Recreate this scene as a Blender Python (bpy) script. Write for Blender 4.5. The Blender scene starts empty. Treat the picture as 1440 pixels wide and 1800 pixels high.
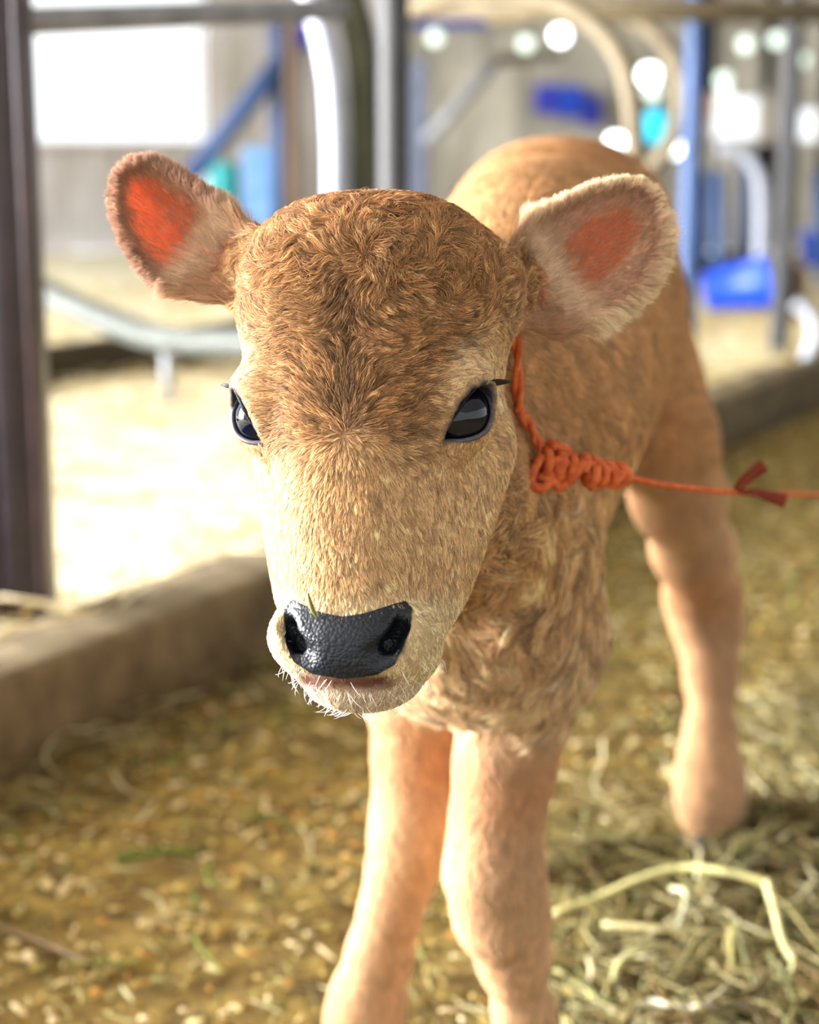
import bpy, math, random
import numpy as np
from mathutils import Vector, Matrix

rng = np.random.default_rng(7)
random.seed(7)
SC = bpy.context.scene
COL = SC.collection
FUR = 1.0            # fur density factor
PI = math.pi

# ------------------------------------------------------------------ camera, world, light, exposure
F, CX, CY, PITCH, CAMH = 2900.0, 720.0, 900.0, math.radians(11.7), 0.75
RI = np.array((1.0, 0, 0))
FW = np.array((0, math.cos(PITCH), -math.sin(PITCH)))
UP = np.array((0, math.sin(PITCH), math.cos(PITCH)))
CAM = np.array((0, 0, CAMH))
cam = bpy.data.cameras.new('camera')
cam.sensor_fit = 'HORIZONTAL'; cam.sensor_width = 36.0; cam.lens = F / 1440 * 36
cam.clip_start = 0.02; cam.clip_end = 200
cam.dof.use_dof = True; cam.dof.focus_distance = 0.875; cam.dof.aperture_fstop = 5.6
camo = bpy.data.objects.new('camera', cam); COL.objects.link(camo)
camo.location = CAM; camo.rotation_euler = (PI / 2 - PITCH, 0, 0)
SC.camera = camo

# the stall kerb runs from the left foreground to the right background: u along it, v to the left of it
UK = np.array((0.4756, 0.8797, 0)); VK = np.array((-0.8797, 0.4756, 0)); K0 = np.array((-0.504, 1.92, 0))
def K(s, v, z=0.0): return K0 + UK * s + VK * v + np.array((0, 0, z))

w = bpy.data.worlds.new('world'); SC.world = w; w.use_nodes = True
wn = w.node_tree.nodes; wl = w.node_tree.links
bg = wn['Background']; bg.inputs['Color'].default_value = (0.93, 0.97, 1.0, 1); bg.inputs['Strength'].default_value = 1.75

def lamp(name, kind, loc, energy, color, direction=None, **kw):
    d = bpy.data.lights.new(name, kind); d.energy = energy; d.color = color
    for k, v in kw.items(): setattr(d, k, v)
    o = bpy.data.objects.new(name, d); COL.objects.link(o); o.location = loc
    if direction is not None:
        o.rotation_euler = Vector(direction).to_track_quat('-Z', 'Y').to_euler()
    return o
SUN_EL = math.radians(35)
sun_dir = -VK * math.cos(SUN_EL) + np.array((0, 0, -math.sin(SUN_EL)))
lamp('sun', 'SUN', (-6, 3, 6), 1.6, (1.0, 0.94, 0.82), sun_dir, angle=math.radians(1.5))
lamp('open_side_daylight', 'AREA', K(-3.2, 6.4, 1.5), 6200, (0.97, 0.98, 1.0), -VK + np.array((0, 0, -0.12)),
     shape='RECTANGLE', size=4.5, size_y=2.4)
SC.view_settings.view_transform = 'Standard'; SC.view_settings.look = 'None'
SC.view_settings.exposure = 0.0; SC.view_settings.gamma = 1.0; SC.view_settings.use_curve_mapping = False
SC.cycles.max_bounces = 8; SC.cycles.diffuse_bounces = 4; SC.cycles.transparent_max_bounces = 8

# ------------------------------------------------------------------ helpers
def ray(px, py): return FW + RI * ((px - CX) / F) - UP * ((py - CY) / F)
def at(px, py, d): return CAM + ray(px, py) * d
def atY(px, py, Y): r = ray(px, py); return CAM + r * (Y / r[1])
def atZ(px, py, z): r = ray(px, py); return CAM + r * ((z - CAMH) / r[2])
def atPlane(px, py, p0, n):
    r = ray(px, py); return CAM + r * (np.dot(p0 - CAM, n) / np.dot(r, n))
def lin(c):
    c = np.asarray(c, float) / 255.0
    return np.where(c <= 0.04045, c / 12.92, ((c + 0.055) / 1.055) ** 2.4)
def L4(c): return tuple(lin(c)) + (1.0,)
def smooth(a, b, x):
    t = np.clip((x - a) / (b - a), 0, 1); return t * t * (3 - 2 * t)

def mat(name, color, rough=0.7, color2=None, scale=8.0, metal=0.0, bump=0.0, detail=4.0, spec=0.4, contrast=(0.35, 0.65), stretch=(1, 1, 1), emit=None, estr=0.0):
    m = bpy.data.materials.new(name); m.use_nodes = True
    nt = m.node_tree; n = nt.nodes; l = nt.links; b = n['Principled BSDF']
    b.inputs['Base Color'].default_value = L4(color); b.inputs['Roughness'].default_value = rough
    b.inputs['Metallic'].default_value = metal; b.inputs['Specular IOR Level'].default_value = spec
    if color2 is not None or bump:
        tc = n.new('ShaderNodeTexCoord'); mp = n.new('ShaderNodeMapping'); l.new(tc.outputs['Object'], mp.inputs[0])
        mp.inputs['Scale'].default_value = stretch
        nz = n.new('ShaderNodeTexNoise'); nz.inputs['Scale'].default_value = scale; nz.inputs['Detail'].default_value = detail
        nz.inputs['Roughness'].default_value = 0.6
        l.new(mp.outputs[0], nz.inputs['Vector'])
        if color2 is not None:
            r = n.new('ShaderNodeValToRGB'); r.color_ramp.elements[0].position = contrast[0]; r.color_ramp.elements[1].position = contrast[1]
            r.color_ramp.elements[0].color = L4(color); r.color_ramp.elements[1].color = L4(color2)
            l.new(nz.outputs[0], r.inputs[0]); l.new(r.outputs[0], b.inputs['Base Color'])
        if bump:
            bp = n.new('ShaderNodeBump'); bp.inputs['Strength'].default_value = 0.6; bp.inputs['Distance'].default_value = bump
            l.new(nz.outputs[0], bp.inputs['Height']); l.new(bp.outputs[0], b.inputs['Normal'])
    if emit is not None:
        b.inputs['Emission Color'].default_value = L4(emit); b.inputs['Emission Strength'].default_value = estr
    return m

def link(name, data, m=None, parent=None):
    o = bpy.data.objects.new(name, data); COL.objects.link(o)
    if m is not None:
        for mm in (m if isinstance(m, (list, tuple)) else [m]): data.materials.append(mm)
    if parent is not None: o.parent = parent
    return o
def tag(o, label=None, cat=None, group=None, kind=None):
    if label: o['label'] = label
    if cat: o['category'] = cat
    if group: o['group'] = group
    if kind: o['kind'] = kind
    return o
def empty(name, label, cat, group=None, loc=(0, 0, 0)):
    o = bpy.data.objects.new(name, None); COL.objects.link(o); o.location = loc; o.empty_display_size = 0.05
    return tag(o, label, cat, group)
def meshdata(name, v, f, smooth_=True, matidx=None):
    me = bpy.data.meshes.new(name)
    v = np.asarray(v, np.float32)
    if isinstance(f, np.ndarray):
        k = f.shape[1]; nf = len(f)
        me.vertices.add(len(v)); me.vertices.foreach_set('co', v.ravel())
        me.loops.add(nf * k); me.loops.foreach_set('vertex_index', f.astype(np.int32).ravel())
        me.polygons.add(nf); me.polygons.foreach_set('loop_start', np.arange(0, nf * k, k, dtype=np.int32))
        me.update(calc_edges=True)
    else:
        me.from_pydata([tuple(map(float, p)) for p in v], [], f)
    if smooth_: me.polygons.foreach_set('use_smooth', np.ones(len(me.polygons), bool))
    if matidx is not None: me.polygons.foreach_set('material_index', np.asarray(matidx, np.int32))
    me.validate(); me.update()
    return me

class MB:
    """collects shapes into one mesh"""
    def __init__(s): s.v = []; s.f = []; s.n = 0
    def add(s, v, f):
        s.v.extend([tuple(map(float, p)) for p in v]); s.f.extend([tuple(i + s.n for i in q) for q in f]); s.n = len(s.v); return s
    def box(s, c, size, R=None, bevel=0.0):
        hx, hy, hz = [a / 2 for a in size]; b = min(bevel, hx * .45, hy * .45, hz * .45)
        if b <= 0:
            v = [(x, y, z) for z in (-hz, hz) for x, y in ((-hx, -hy), (hx, -hy), (hx, hy), (-hx, hy))]
            f = [(3, 2, 1, 0), (4, 5, 6, 7), (0, 1, 5, 4), (1, 2, 6, 5), (2, 3, 7, 6), (3, 0, 4, 7)]
        else:
            ring = [(-hx + b, -hy), (hx - b, -hy), (hx, -hy + b), (hx, hy - b), (hx - b, hy), (-hx + b, hy), (-hx, hy - b), (-hx, -hy + b)]
            def sc(r, z, e): return [(x * (hx - e) / hx, y * (hy - e) / hy, z) for x, y in r]
            v = sc(ring, -hz, b) + sc(ring, -hz + b, 0) + sc(ring, hz - b, 0) + sc(ring, hz, b)
            f = [tuple(reversed(range(8))), tuple(range(24, 32))]
            for k in range(3):
                for i in range(8):
                    j = (i + 1) % 8; f.append((k * 8 + i, k * 8 + j, k * 8 + 8 + j, k * 8 + 8 + i))
        v = np.array(v)
        if R is not None: v = v @ np.asarray(R).T
        return s.add(v + np.asarray(c), f)
    def tube(s, pts, r, n=10, cap=True):
        pts = np.asarray(pts, float); m = len(pts); r = np.broadcast_to(np.asarray(r, float), (m,))
        T = np.gradient(pts, axis=0); T /= np.linalg.norm(T, axis=1)[:, None] + 1e-12
        a = np.array((0, 0, 1.0)) if abs(T[0][2]) < 0.9 else np.array((1.0, 0, 0))
        nn = np.cross(T[0], a); nn /= np.linalg.norm(nn)
        v = []
        for i in range(m):
            nn = nn - T[i] * np.dot(nn, T[i]); nn /= np.linalg.norm(nn); bb = np.cross(T[i], nn)
            for k in range(n):
                t = 2 * PI * k / n; v.append(pts[i] + r[i] * (math.cos(t) * nn + math.sin(t) * bb))
        f = [(i * n + k, i * n + (k + 1) % n, (i + 1) * n + (k + 1) % n, (i + 1) * n + k) for i in range(m - 1) for k in range(n)]
        if cap: f += [tuple(reversed(range(n))), tuple(range((m - 1) * n, m * n))]
        return s.add(v, f)
    def lathe(s, prof, c, n=20, R=None):
        v = [(r * math.cos(2 * PI * k / n), r * math.sin(2 * PI * k / n), z) for r, z in prof for k in range(n)]
        m = len(prof)
        f = [(i * n + k, i * n + (k + 1) % n, (i + 1) * n + (k + 1) % n, (i + 1) * n + k) for i in range(m - 1) for k in range(n)]
        f += [tuple(reversed(range(n))), tuple(range((m - 1) * n, m * n))]
        v = np.array(v)
        if R is not None: v = v @ np.asarray(R).T
        return s.add(v + np.asarray(c), f)
    def ball(s, c, r, n=12, sq=(1, 1, 1)):
        prof = [(max(1e-4, r * math.sin(PI * i / n)), -r * math.cos(PI * i / n)) for i in range(n + 1)]
        k0 = s.n; s.lathe(prof, (0, 0, 0), 2 * n)
        for i in range(k0, s.n): s.v[i] = tuple(np.array(s.v[i]) * np.array(sq) + np.asarray(c))
        return s
    def build(s, name, m, parent=None, smooth_=True):
        return link(name, meshdata(name, s.v, s.f, smooth_), m, parent)

def bez(pts, n=12):
    """Catmull-Rom through the points"""
    P = np.asarray(pts, float); P = np.vstack([2 * P[0] - P[1], P, 2 * P[-1] - P[-2]]); out = []
    for i in range(1, len(P) - 2):
        for t in np.linspace(0, 1, n, endpoint=False):
            a, b, c, d = P[i - 1], P[i], P[i + 1], P[i + 2]
            out.append(0.5 * ((2 * b) + (c - a) * t + (2 * a - 5 * b + 4 * c - d) * t * t + (3 * b - a - 3 * c + d) * t ** 3))
    out.append(P[-2]); return np.array(out)
RK = np.array([UK, VK, (0, 0, 1)]).T          # box axes aligned with the kerb

_nk = rng.normal(size=(5, 3)); _nk /= np.linalg.norm(_nk, axis=1)[:, None]; _np = rng.uniform(0, 6.28, 5)
def snoise(P, freq, seed=0):
    o = np.zeros(len(P))
    for i in range(5):
        k = np.roll(_nk[i], seed % 3) * (freq * (0.7 + 0.3 * i)); o += np.sin(P @ k * 6.28 + _np[(i + seed) % 5] * (1 + seed))
    return o / 3.0

# ------------------------------------------------------------------ materials
M = {}
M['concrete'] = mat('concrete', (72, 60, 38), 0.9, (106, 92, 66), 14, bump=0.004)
M['floor'] = mat('floor_dirt', (84, 66, 28), 0.95, (148, 126, 62), 22, bump=0.01, detail=8)
M['bedding'] = mat('straw_bed', (178, 162, 124), 0.95, (222, 215, 188), 9, bump=0.02, detail=8)
M['steel'] = mat('galvanised_steel', (112, 114, 118), 0.5, (136, 138, 140), 20, metal=0.1)
M['rail'] = mat('rail_steel', (66, 70, 66), 0.6, (84, 88, 84), 20)
M['slate_steel'] = mat('slate_steel', (78, 84, 104), 0.6, (92, 98, 116), 16)
M['pale_steel'] = mat('pale_galvanised', (150, 154, 168), 0.5, (170, 174, 184), 16, metal=0.1)
M['dark_steel'] = mat('dark_painted_steel', (40, 32, 38), 0.4, (66, 48, 50), 12)
M['dark_steel2'] = mat('mauve_grey_steel', (74, 64, 70), 0.5, (58, 50, 54), 10)
M['olive_steel'] = mat('olive_pipe', (58, 60, 42), 0.6, (74, 74, 54), 12)
M['brown_steel'] = mat('brown_pipe', (96, 84, 62), 0.6, (116, 104, 80), 12)
M['grey_steel'] = mat('grey_post', (46, 46, 48), 0.6, (58, 58, 60), 12)
M['blue'] = mat('blue_plastic', (10, 58, 178), 0.4, (20, 74, 196), 6)
M['blue_steel'] = mat('blue_painted_steel', (38, 64, 108), 0.5, (54, 80, 124), 8)
M['sky_blue'] = mat('pale_blue_sheet', (96, 150, 214), 0.5, (140, 180, 226), 5)
M['violet_blue'] = mat('violet_blue_plastic', (58, 70, 200), 0.4, (44, 52, 170), 5)
M['teal'] = mat('teal_plastic', (20, 140, 150), 0.4, (30, 160, 160), 5)
M['cyan'] = mat('cyan_plastic', (0, 190, 235), 0.4, (20, 205, 240), 5)
M['brown'] = mat('brown_wood', (104, 84, 66), 0.8, (84, 66, 52), 8)
M['dark_wood'] = mat('dark_board', (62, 52, 34), 0.85, (44, 36, 22), 8, stretch=(1, 1, 6))
M['wall'] = mat('weathered_boards', (168, 158, 150), 0.9, (206, 200, 196), 3, stretch=(4, 4, 0.4))
M['wall2'] = mat('beige_wall', (150, 144, 128), 0.9, (190, 184, 170), 2.0, stretch=(3, 3, 0.7))
M['roof'] = mat('roof_sheet', (150, 146, 140), 0.8, (170, 166, 160), 2)
M['lamp'] = mat('lamp_glass', (255, 255, 250), 0.3, emit=(245, 252, 255), estr=7.0)
M['lamp_dim'] = mat('dim_lamp_glass', (230, 245, 230), 0.3, emit=(205, 228, 215), estr=1.6)
M['lamp_metal'] = mat('lamp_metal', (120, 120, 120), 0.4, metal=0.6)

# ------------------------------------------------------------------ setting
def grid(s0, s1, v0, v1, step, zf, uneven=None):
    S, V = np.meshgrid(np.arange(s0, s1 + 1e-6, step), np.arange(v0, v1 + 1e-6, step), indexing='ij')
    P = K0[None] + S.ravel()[:, None] * UK + V.ravel()[:, None] * VK
    P[:, 2] = zf(P)
    n, m = S.shape; i = np.arange(n * m).reshape(n, m)
    f = np.stack([i[:-1, :-1].ravel(), i[1:, :-1].ravel(), i[1:, 1:].ravel(), i[:-1, 1:].ravel()], 1)
    return P, f
P, f = grid(-4, 16, -6, 0.05, 0.05, lambda P: -0.004 + 0.004 * snoise(P, 2.2) + 0.003 * snoise(P, 6, 1))
f = f[(P[f][:, :, 1] < 13.5).all(1)]
tag(link('floor', meshdata('floor', P, f), M['floor']), kind='structure')
P, f = grid(-4, 16, 0.14, 9, 0.07, lambda P: 0.115 + 0.018 * snoise(P, 0.9) + 0.012 * snoise(P, 3, 1)); f = f[(P[f][:, :, 1] < 13.5).all(1)]
tag(link('straw_bedding', meshdata('straw_bedding', P, f), M['bedding']), 'pale sunlit straw bedding in the stalls beyond the concrete kerb', 'straw', kind='stuff')
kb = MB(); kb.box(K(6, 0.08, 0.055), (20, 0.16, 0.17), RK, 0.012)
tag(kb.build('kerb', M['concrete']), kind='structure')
rf = MB(); rf.box(K(5, -1.6, 3.25), (22, 12.6, 0.1), RK)  # unseen roof slab, its left edge set so sun shade ends at the kerb
tag(rf.build('ceiling_occluder', M['roof'], smooth_=False), kind='structure')

# back wall with the big daylight opening on the left and a row of openings on the right
WY = 13.6
def wpt(px, py): return atY(px, py, WY)
wall = MB()
def wpanel(x0, x1, y0, y1, mb, th=0.12):
    a = wpt(x0, y0); b = wpt(x1, y1); mb.box(((a[0] + b[0]) / 2, WY + th / 2, (a[2] + b[2]) / 2), (abs(b[0] - a[0]), th, abs(a[2] - b[2])))
wpanel(-900, 30, -340, 440, wall); wpanel(30, 352, 252, 440, wall); wpanel(30, 352, -340, -30, wall); wpanel(352, 720, -340, 440, wall)
tag(wall.build('wall_back', M['wall'], smooth_=False), kind='structure')
wall = MB()
holes = [(1248, 1358, 168, 246), (1392, 1470, 190, 250)]
wpanel(720, 1248, -340, 440, wall); wpanel(1248, 1358, -340, 168, wall); wpanel(1248, 1358, 246, 440, wall)
wpanel(1358, 1392, -340, 440, wall); wpanel(1392, 1470, -340, 190, wall); wpanel(1392, 1470, 250, 440, wall); wpanel(1470, 2500, -340, 440, wall)
tag(wall.build('wall_right', M['wall2'], smooth_=False), kind='structure')
wf = MB()
for (x0, x1, y0, y1) in [(30, 352, -30, 252)] + holes:
    for (a0, a1, b0, b1) in ((x0 - 6, x1 + 6, y0 - 6, y0 + 4), (x0 - 6, x1 + 6, y1 - 4, y1 + 6), (x0 - 6, x0 + 4, y0, y1), (x1 - 4, x1 + 6, y0, y1)):
        a = wpt(a0, b0); b = wpt(a1, b1); wf.box(((a[0] + b[0]) / 2, WY - 0.02, (a[2] + b[2]) / 2), (b[0] - a[0], 0.06, a[2] - b[2]))
tag(wf.build('window_1', M['wall'], smooth_=False), kind='structure')

# ------------------------------------------------------------------ stalls: posts on the kerb and divider pipes
def post_xy(px, v=0.22):
    lo, hi = -1.0, 14.0
    for _ in range(50):
        m_ = (lo + hi) / 2; p = K(m_, v, 0.6); d = p - CAM; x = CX + F * np.dot(d, RI) / np.dot(d, FW)
        if x < px: lo = m_
        else: hi = m_
    return K(lo, v, 0)
pA, pB, pC, pD = post_xy(32), post_xy(693), post_xy(1212), post_xy(1380)

t = empty('stall_post', 'dark steel stall post standing at the left edge of the kerb', 'post', 'stall posts on the kerb', pA)
def local(o, mb): mb.v = [tuple(np.array(p) - np.array(o.location)) for p in mb.v]; return mb
RP = np.array([RI, (0, 1, 0), (0, 0, 1)]).T
b = MB(); b.box(pA + np.array((0.022, 0.0, 0.85)), (0.012, 0.085, 1.75), RP, 0.002)
local(t, b).build('flange', M['dark_steel'], t)
b = MB(); b.box(pA + np.array((-0.012, 0.0, 0.85)), (0.056, 0.012, 1.75), RP, 0.001)
local(t, b).build('web', M['dark_steel2'], t)
b = MB(); b.box(pA + np.array((-0.046, 0.0, 0.85)), (0.012, 0.085, 1.75), RP, 0.002)
local(t, b).build('flange', M['dark_steel2'], t)
def pipe_post(p, r, m, label, h=1.75):
    o = MB().tube([p + np.array((0, 0, z)) for z in (0.0, 0.2, 0.6, 1.0, 1.4, h)], r, 16); o.v = [tuple(np.array(q) - p) for q in o.v]
    o = o.build('stall_post', m); o.location = p
    return tag(o, label, 'post', 'stall posts on the kerb')
pipe_post(pB, 0.030, M['grey_steel'], 'grey stall post directly above the top of the calf\'s head')
pipe_post(pC, 0.030, M['blue_steel'], 'blue grey stall post just right of the calf\'s pale fringed ear')
pipe_post(pD, 0.034, M['grey_steel'], 'farther grey stall post behind the blue bucket at the right')
b = MB(); p = atZ(1306, 462, 0.11); b.tube([p + np.array((0, 0, z)) for z in (0, .3, .6, .78)], 0.075, 14)
tag(b.build('stall_post', M['slate_steel']), 'short blue grey post between the two right hand stall posts', 'post', 'stall posts on the kerb')

def planepts(p0, pts):
    n = np.cross(VK, (0, 0, 1)); return np.array([atPlane(x, y, p0, n) for x, y in pts])
# nearest divider: a pale pipe and an olive pipe coming down in front of the grey post
pts = planepts(pB, [(513, -90), (542, -20), (566, 50), (583, 130), (590, 220), (592, 330), (592, 450), (590, 560)])
tag(MB().tube(bez(pts, 8), 0.026, 16).build('stall_divider', M['pale_steel']), 'pale curved divider pipe left of the olive one above the forehead', 'pipe', 'stall divider pipes')
pts = planepts(pB + UK * 0.06, [(566, -110), (600, -30), (626, 40), (638, 120), (642, 220), (643, 330), (643, 450), (641, 560)])
tag(MB().tube(bez(pts, 8), 0.033, 16).build('stall_divider', M['olive_steel']), 'dark olive curved divider pipe above the calf\'s forehead', 'pipe', 'stall divider pipes')
# its lower rail, sloping away to the left
pts = planepts(pB, [(20, 478), (70, 510), (165, 553), (255, 588), (330, 600), (400, 603), (470, 604)])
tag(MB().tube(bez(pts, 8), 0.030, 16).build('lower_rail', M['rail']), 'bent galvanised lower rail under the calf\'s left hand ear', 'pipe')
# arches further along the kerb
pM = K(2.35, 0.22)
pts = planepts(pM, [(700, 30), (800, -8), (900, -12), (985, 8), (1050, 48), (1092, 105), (1110, 175), (1116, 250), (1112, 330), (1080, 420), (1000, 470), (880, 480)])
tag(MB().tube(bez(pts, 8), 0.025, 14).build('stall_divider', M['brown_steel']), 'brownish arched divider pipe ending above the calf\'s rump', 'pipe', 'stall divider pipes')
pts = planepts(pC, [(860, 30), (980, 18), (1080, 22), (1140, 50), (1180, 95), (1196, 150), (1190, 220), (1150, 290), (1060, 330)])
tag(MB().tube(bez(pts, 8), 0.025, 14).build('stall_divider', M['brown_steel']), 'smaller pale arched divider pipe meeting the blue grey post', 'pipe', 'stall divider pipes')
# top rails
a = atY(30, 38, 2.34); c_ = atY(600, 16, 2.95)
tag(MB().tube(bez([a, a * .5 + c_ * .5, c_], 6), 0.019, 14).build('top_rail', M['steel']), 'grey top rail running right from the dark left post', 'rail')
a = atY(690, 12, 4.6); c_ = atY(1560, 22, 4.6)
tag(MB().tube([a, a * .5 + c_ * .5, c_], 0.030, 14).build('top_rail', M['brown_steel']), 'brownish grey rail along the top right of the stalls', 'rail')
# brisket board and its stub at the bed's far edge
b = MB(); b.box(K(4.2, 1.95, 0.17), (10, 0.05, 0.13), RK, 0.006)
tag(b.build('brisket_board', M['dark_wood'], smooth_=False), 'long dark board lying across the straw at left', 'board')
p = atZ(296, 716, 0.10); b = MB(); b.tube([p, p + np.array((0, 0, 0.08)), p + np.array((0, 0, 0.19))], 0.016, 10)
tag(b.build('steel_stub', M['steel']), 'short upright steel stub on the straw below the bent rail', 'stub')

# ------------------------------------------------------------------ things in the far barn
def bx(name, m, x0, x1, y0, y1, Y, depth, label, cat, group=None, rot=0.0):
    a = atY(x0, y0, Y); c = atY(x1, y1, Y); mid = (a + c) / 2
    R = np.array(Matrix.Rotation(rot, 3, 'Y')); b = MB(); b.box((0, 0, 0), (abs(c[0] - a[0]), depth, abs(a[2] - c[2])), R, 0.015)
    o = b.build(name, m, smooth_=False); o.location = mid; return tag(o, label, cat, group)
def bar(name, m, p, q, r, label, cat, group=None, n=12):
    p, q = np.array(p), np.array(q); return tag(MB().tube([p, p * .5 + q * .5, q], r, n).build(name, m), label, cat, group)
bar('diagonal_brace', M['blue_steel'], atY(335, 312, 9.1), atY(492, 110, 9.1), 0.055, 'blue grey diagonal brace left of the curved pipes', 'brace')
bar('blue_post', M['blue_steel'], atY(488, 30, 9.2), atY(488, 300, 9.2) * np.array((1, 1, 0)) + np.array((0, 0, .1)), 0.045, 'dim blue upright post at the top of the diagonal brace', 'post')
bar('brown_post', M['brown'], atY(512, 40, 8.5), atY(512, 300, 8.5) * np.array((1, 1, 0)) + np.array((0, 0, .1)), 0.035, 'thin brown post left of the pale curved pipe', 'post')
bx('blue_sheet', M['sky_blue'], 425, 498, 258, 470, 10.5, 0.06, 'pale blue sheet standing behind the teal drum', 'sheet')
b = MB(); c0 = atY(396, 380, 9.6); b.lathe([(0.06, 0), (0.085, 0.01), (0.088, 0.12), (0.09, 0.125), (0.088, 0.26), (0.08, 0.3), (0.03, 0.305)], c0, 20)
tag(b.build('drum', M['teal']), 'small teal drum beside the pale blue sheet', 'drum')
b = MB(); b.box((c0[0], c0[1], (c0[2] + .1) / 2), (0.3, 0.3, c0[2] - .1), None, .01); tag(b.build('wooden_stand', M['brown'], smooth_=False), 'low brown stand carrying the teal drum', 'stand')
bx('cabinet', M['violet_blue'], 510, 556, 42, 82, 13.49, 0.2, 'small blue box high up left of the curved pipes', 'box')
for i, (x0, x1, y0) in enumerate(((358, 398, 60), (402, 440, 70), (444, 476, 90))):
    bx('wall_board', M['wall'] if i != 1 else M['wall2'], x0, x1, y0, 445, 12.6 + .1 * i, 0.05, 'upright weathered board leaning by the window opening', 'board', 'upright boards beside the daylight opening')
bx('beam', M['blue'], 716, 872, 14, 46, 13.5, 0.2, 'bright blue beam high above the calf\'s back', 'beam')
bx('crate', M['violet_blue'], 942, 980, 150, 200, 13.49, 0.2, 'dark violet blue crate left of the brighter crate', 'crate', 'blue crates above the calf\'s rump')
bx('crate', M['blue'], 981, 1024, 152, 206, 13.49, 0.24, 'brighter blue crate in the middle of the three', 'crate', 'blue crates above the calf\'s rump')
bx('crate', M['violet_blue'], 1025, 1056, 170, 222, 13.49, 0.2, 'lowest blue crate at the right of the three', 'crate', 'blue crates above the calf\'s rump')

bx('pale_panel', M['slate_steel'], 716, 752, 105, 515, 8.5, 0.04, 'pale upright panel right of the grey post', 'panel')
bar('strut', M['steel'], atY(748, 250, 8.44), atY(872, 108, 8.5), 0.035, 'grey diagonal strut right of the pale panel', 'strut')
bar('strut', M['brown_steel'], atY(874, 106, 8.5), atY(985, 96, 11.95), 0.03, 'grey brown strut running right from the diagonal one', 'strut')
bx('partition', M['wall2'], 792, 905, 115, 420, 12.0, 0.06, 'beige sheet partition behind the calf\'s back', 'partition')
c0 = atY(1155, 222, 9.0); t = empty('float_ball', 'bright cyan round float below the smaller arched pipe', 'float', None, c0)
MB().ball((0, 0, 0), 0.085, 12, (0.9, .9, 1.15)).build('ball', M['cyan'], t); MB().tube([(0, 0, 0.09), (0, 0, 1.0), (0, 0, 3.2 - c0[2])], 0.004, 6).build('cord', M['lamp_metal'], t)
bx('orange_box', mat('peach_box', (214, 170, 140), 0.7, (200, 150, 120), 4), 1226, 1246, 168, 206, 13.52, 0.14, 'peach coloured box left of the bright right opening', 'box')
def lamp_thing(px, py, Y, r, m, label):
    c = atY(px, py, Y); t = empty('barn_lamp', label, 'lamp', 'lamps in the far barn', c)
    b = MB(); b.ball((0, 0, 0), r, 10); b.build('bulb', m, t)
    b = MB(); b.lathe([(r * .5, r * .75), (r * .55, r * 1.1), (r * .3, r * 1.7)], (0, 0, 0), 12); b.build('socket', M['lamp_metal'], t)
    b = MB(); b.tube([(0, 0, r * 1.6), (0, 0, 1.5), (0, 0, 3.2 - c[2])], 0.006, 6); b.build('cord', M['lamp_metal'], t)
lamp_thing(985, 62, 10.0, 0.05, M['lamp'], 'brightest small round lamp above the blue crates')
lamp_thing(925, 77, 10.5, 0.045, M['lamp_dim'], 'dimmer lamp just left of the brightest lamp')
lamp_thing(765, 66, 10.5, 0.045, M['lamp_dim'], 'dim lamp below the blue beam')
lamp_thing(1311, 78, 10.0, 0.045, M['lamp_dim'], 'pale greenish lamp at upper right, left of its twin')
lamp_thing(1366, 70, 10.5, 0.045, M['lamp_dim'], 'faint greenish lamp right of the brighter greenish one')
lamp_thing(1142, 132, 10.0, 0.06, M['lamp'], 'bluish white lamp inside the smaller arched pipe')
lamp_thing(1148, 160, 10.2, 0.05, M['lamp_dim'], 'dimmer lamp right under the bluish white lamp')
lamp_thing(1184, 260, 10.0, 0.05, M['lamp'], 'low white lamp left of the blue grey post')
lamp_thing(1082, 250, 10.0, 0.05, M['lamp'], 'low white lamp right above the calf\'s rump')
lamp_thing(1272, 140, 10.0, 0.045, M['lamp_dim'], 'lamp above the bright right opening')
lamp_thing(1275, 165, 10.4, 0.045, M['lamp_dim'], 'dim lamp touching the top of the right opening')
lamp_thing(1410, 105, 11.0, 0.045, M['lamp_dim'], 'faint lamp near the right edge')
for i, x in enumerate((1262, 1232, 1440)):
    bar('blue_pipe', M['blue_steel'], atY(x, 300, 8.0 + i * .7), atY(x + 4, 520 - 60 * (i == 1), 8.0 + i * .7), 0.03, ('blue pipe between the blue grey post and the pale post', 'short blue pipe close to the blue grey post', 'blue pipe at the right edge')[i], 'pipe', 'upright blue pipes at right')
pts = [atY(x, y, 7.6) for x, y in ((1262, 262), (1300, 268), (1330, 300), (1338, 350), (1336, 460))]
tag(MB().tube(bez(pts, 6), 0.03, 12).build('bent_pipe', M['pale_steel']), 'pale bent pipe below the bright right opening', 'pipe')
# bucket lying on its side, the brown block beside it
b = MB(); c0 = atZ(1290, 548, 0.13) + np.array((0, 0, 0.11)); RB = np.array(Matrix.Rotation(math.radians(80), 3, 'Y'))
t = empty('bucket', 'blue bucket lying on the straw between the right hand posts', 'bucket', None, c0)
b.lathe([(0.02, -0.13), (0.085, -0.13), (0.088, -0.12), (0.112, 0.13), (0.12, 0.13), (0.12, 0.14), (0.106, 0.14), (0.08, -0.115), (0.02, -0.118)], (0, 0, 0), 24, RB); b.build('pail', M['blue'], t)
hp = [RB @ np.array((0.118 * math.cos(a), 0.118 * math.sin(a) * .9, 0.13 + 0.09 * math.sin(a))) for a in np.linspace(0, PI, 14)]
MB().tube(hp, 0.004, 6).build('handle', M['lamp_metal'], t)
b = MB(); c0 = atZ(1372, 545, 0.13); b.box((0, 0, 0.10), (0.16, 0.2, 0.2), np.array(Matrix.Rotation(0.5, 3, 'Z')), 0.02)
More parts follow.
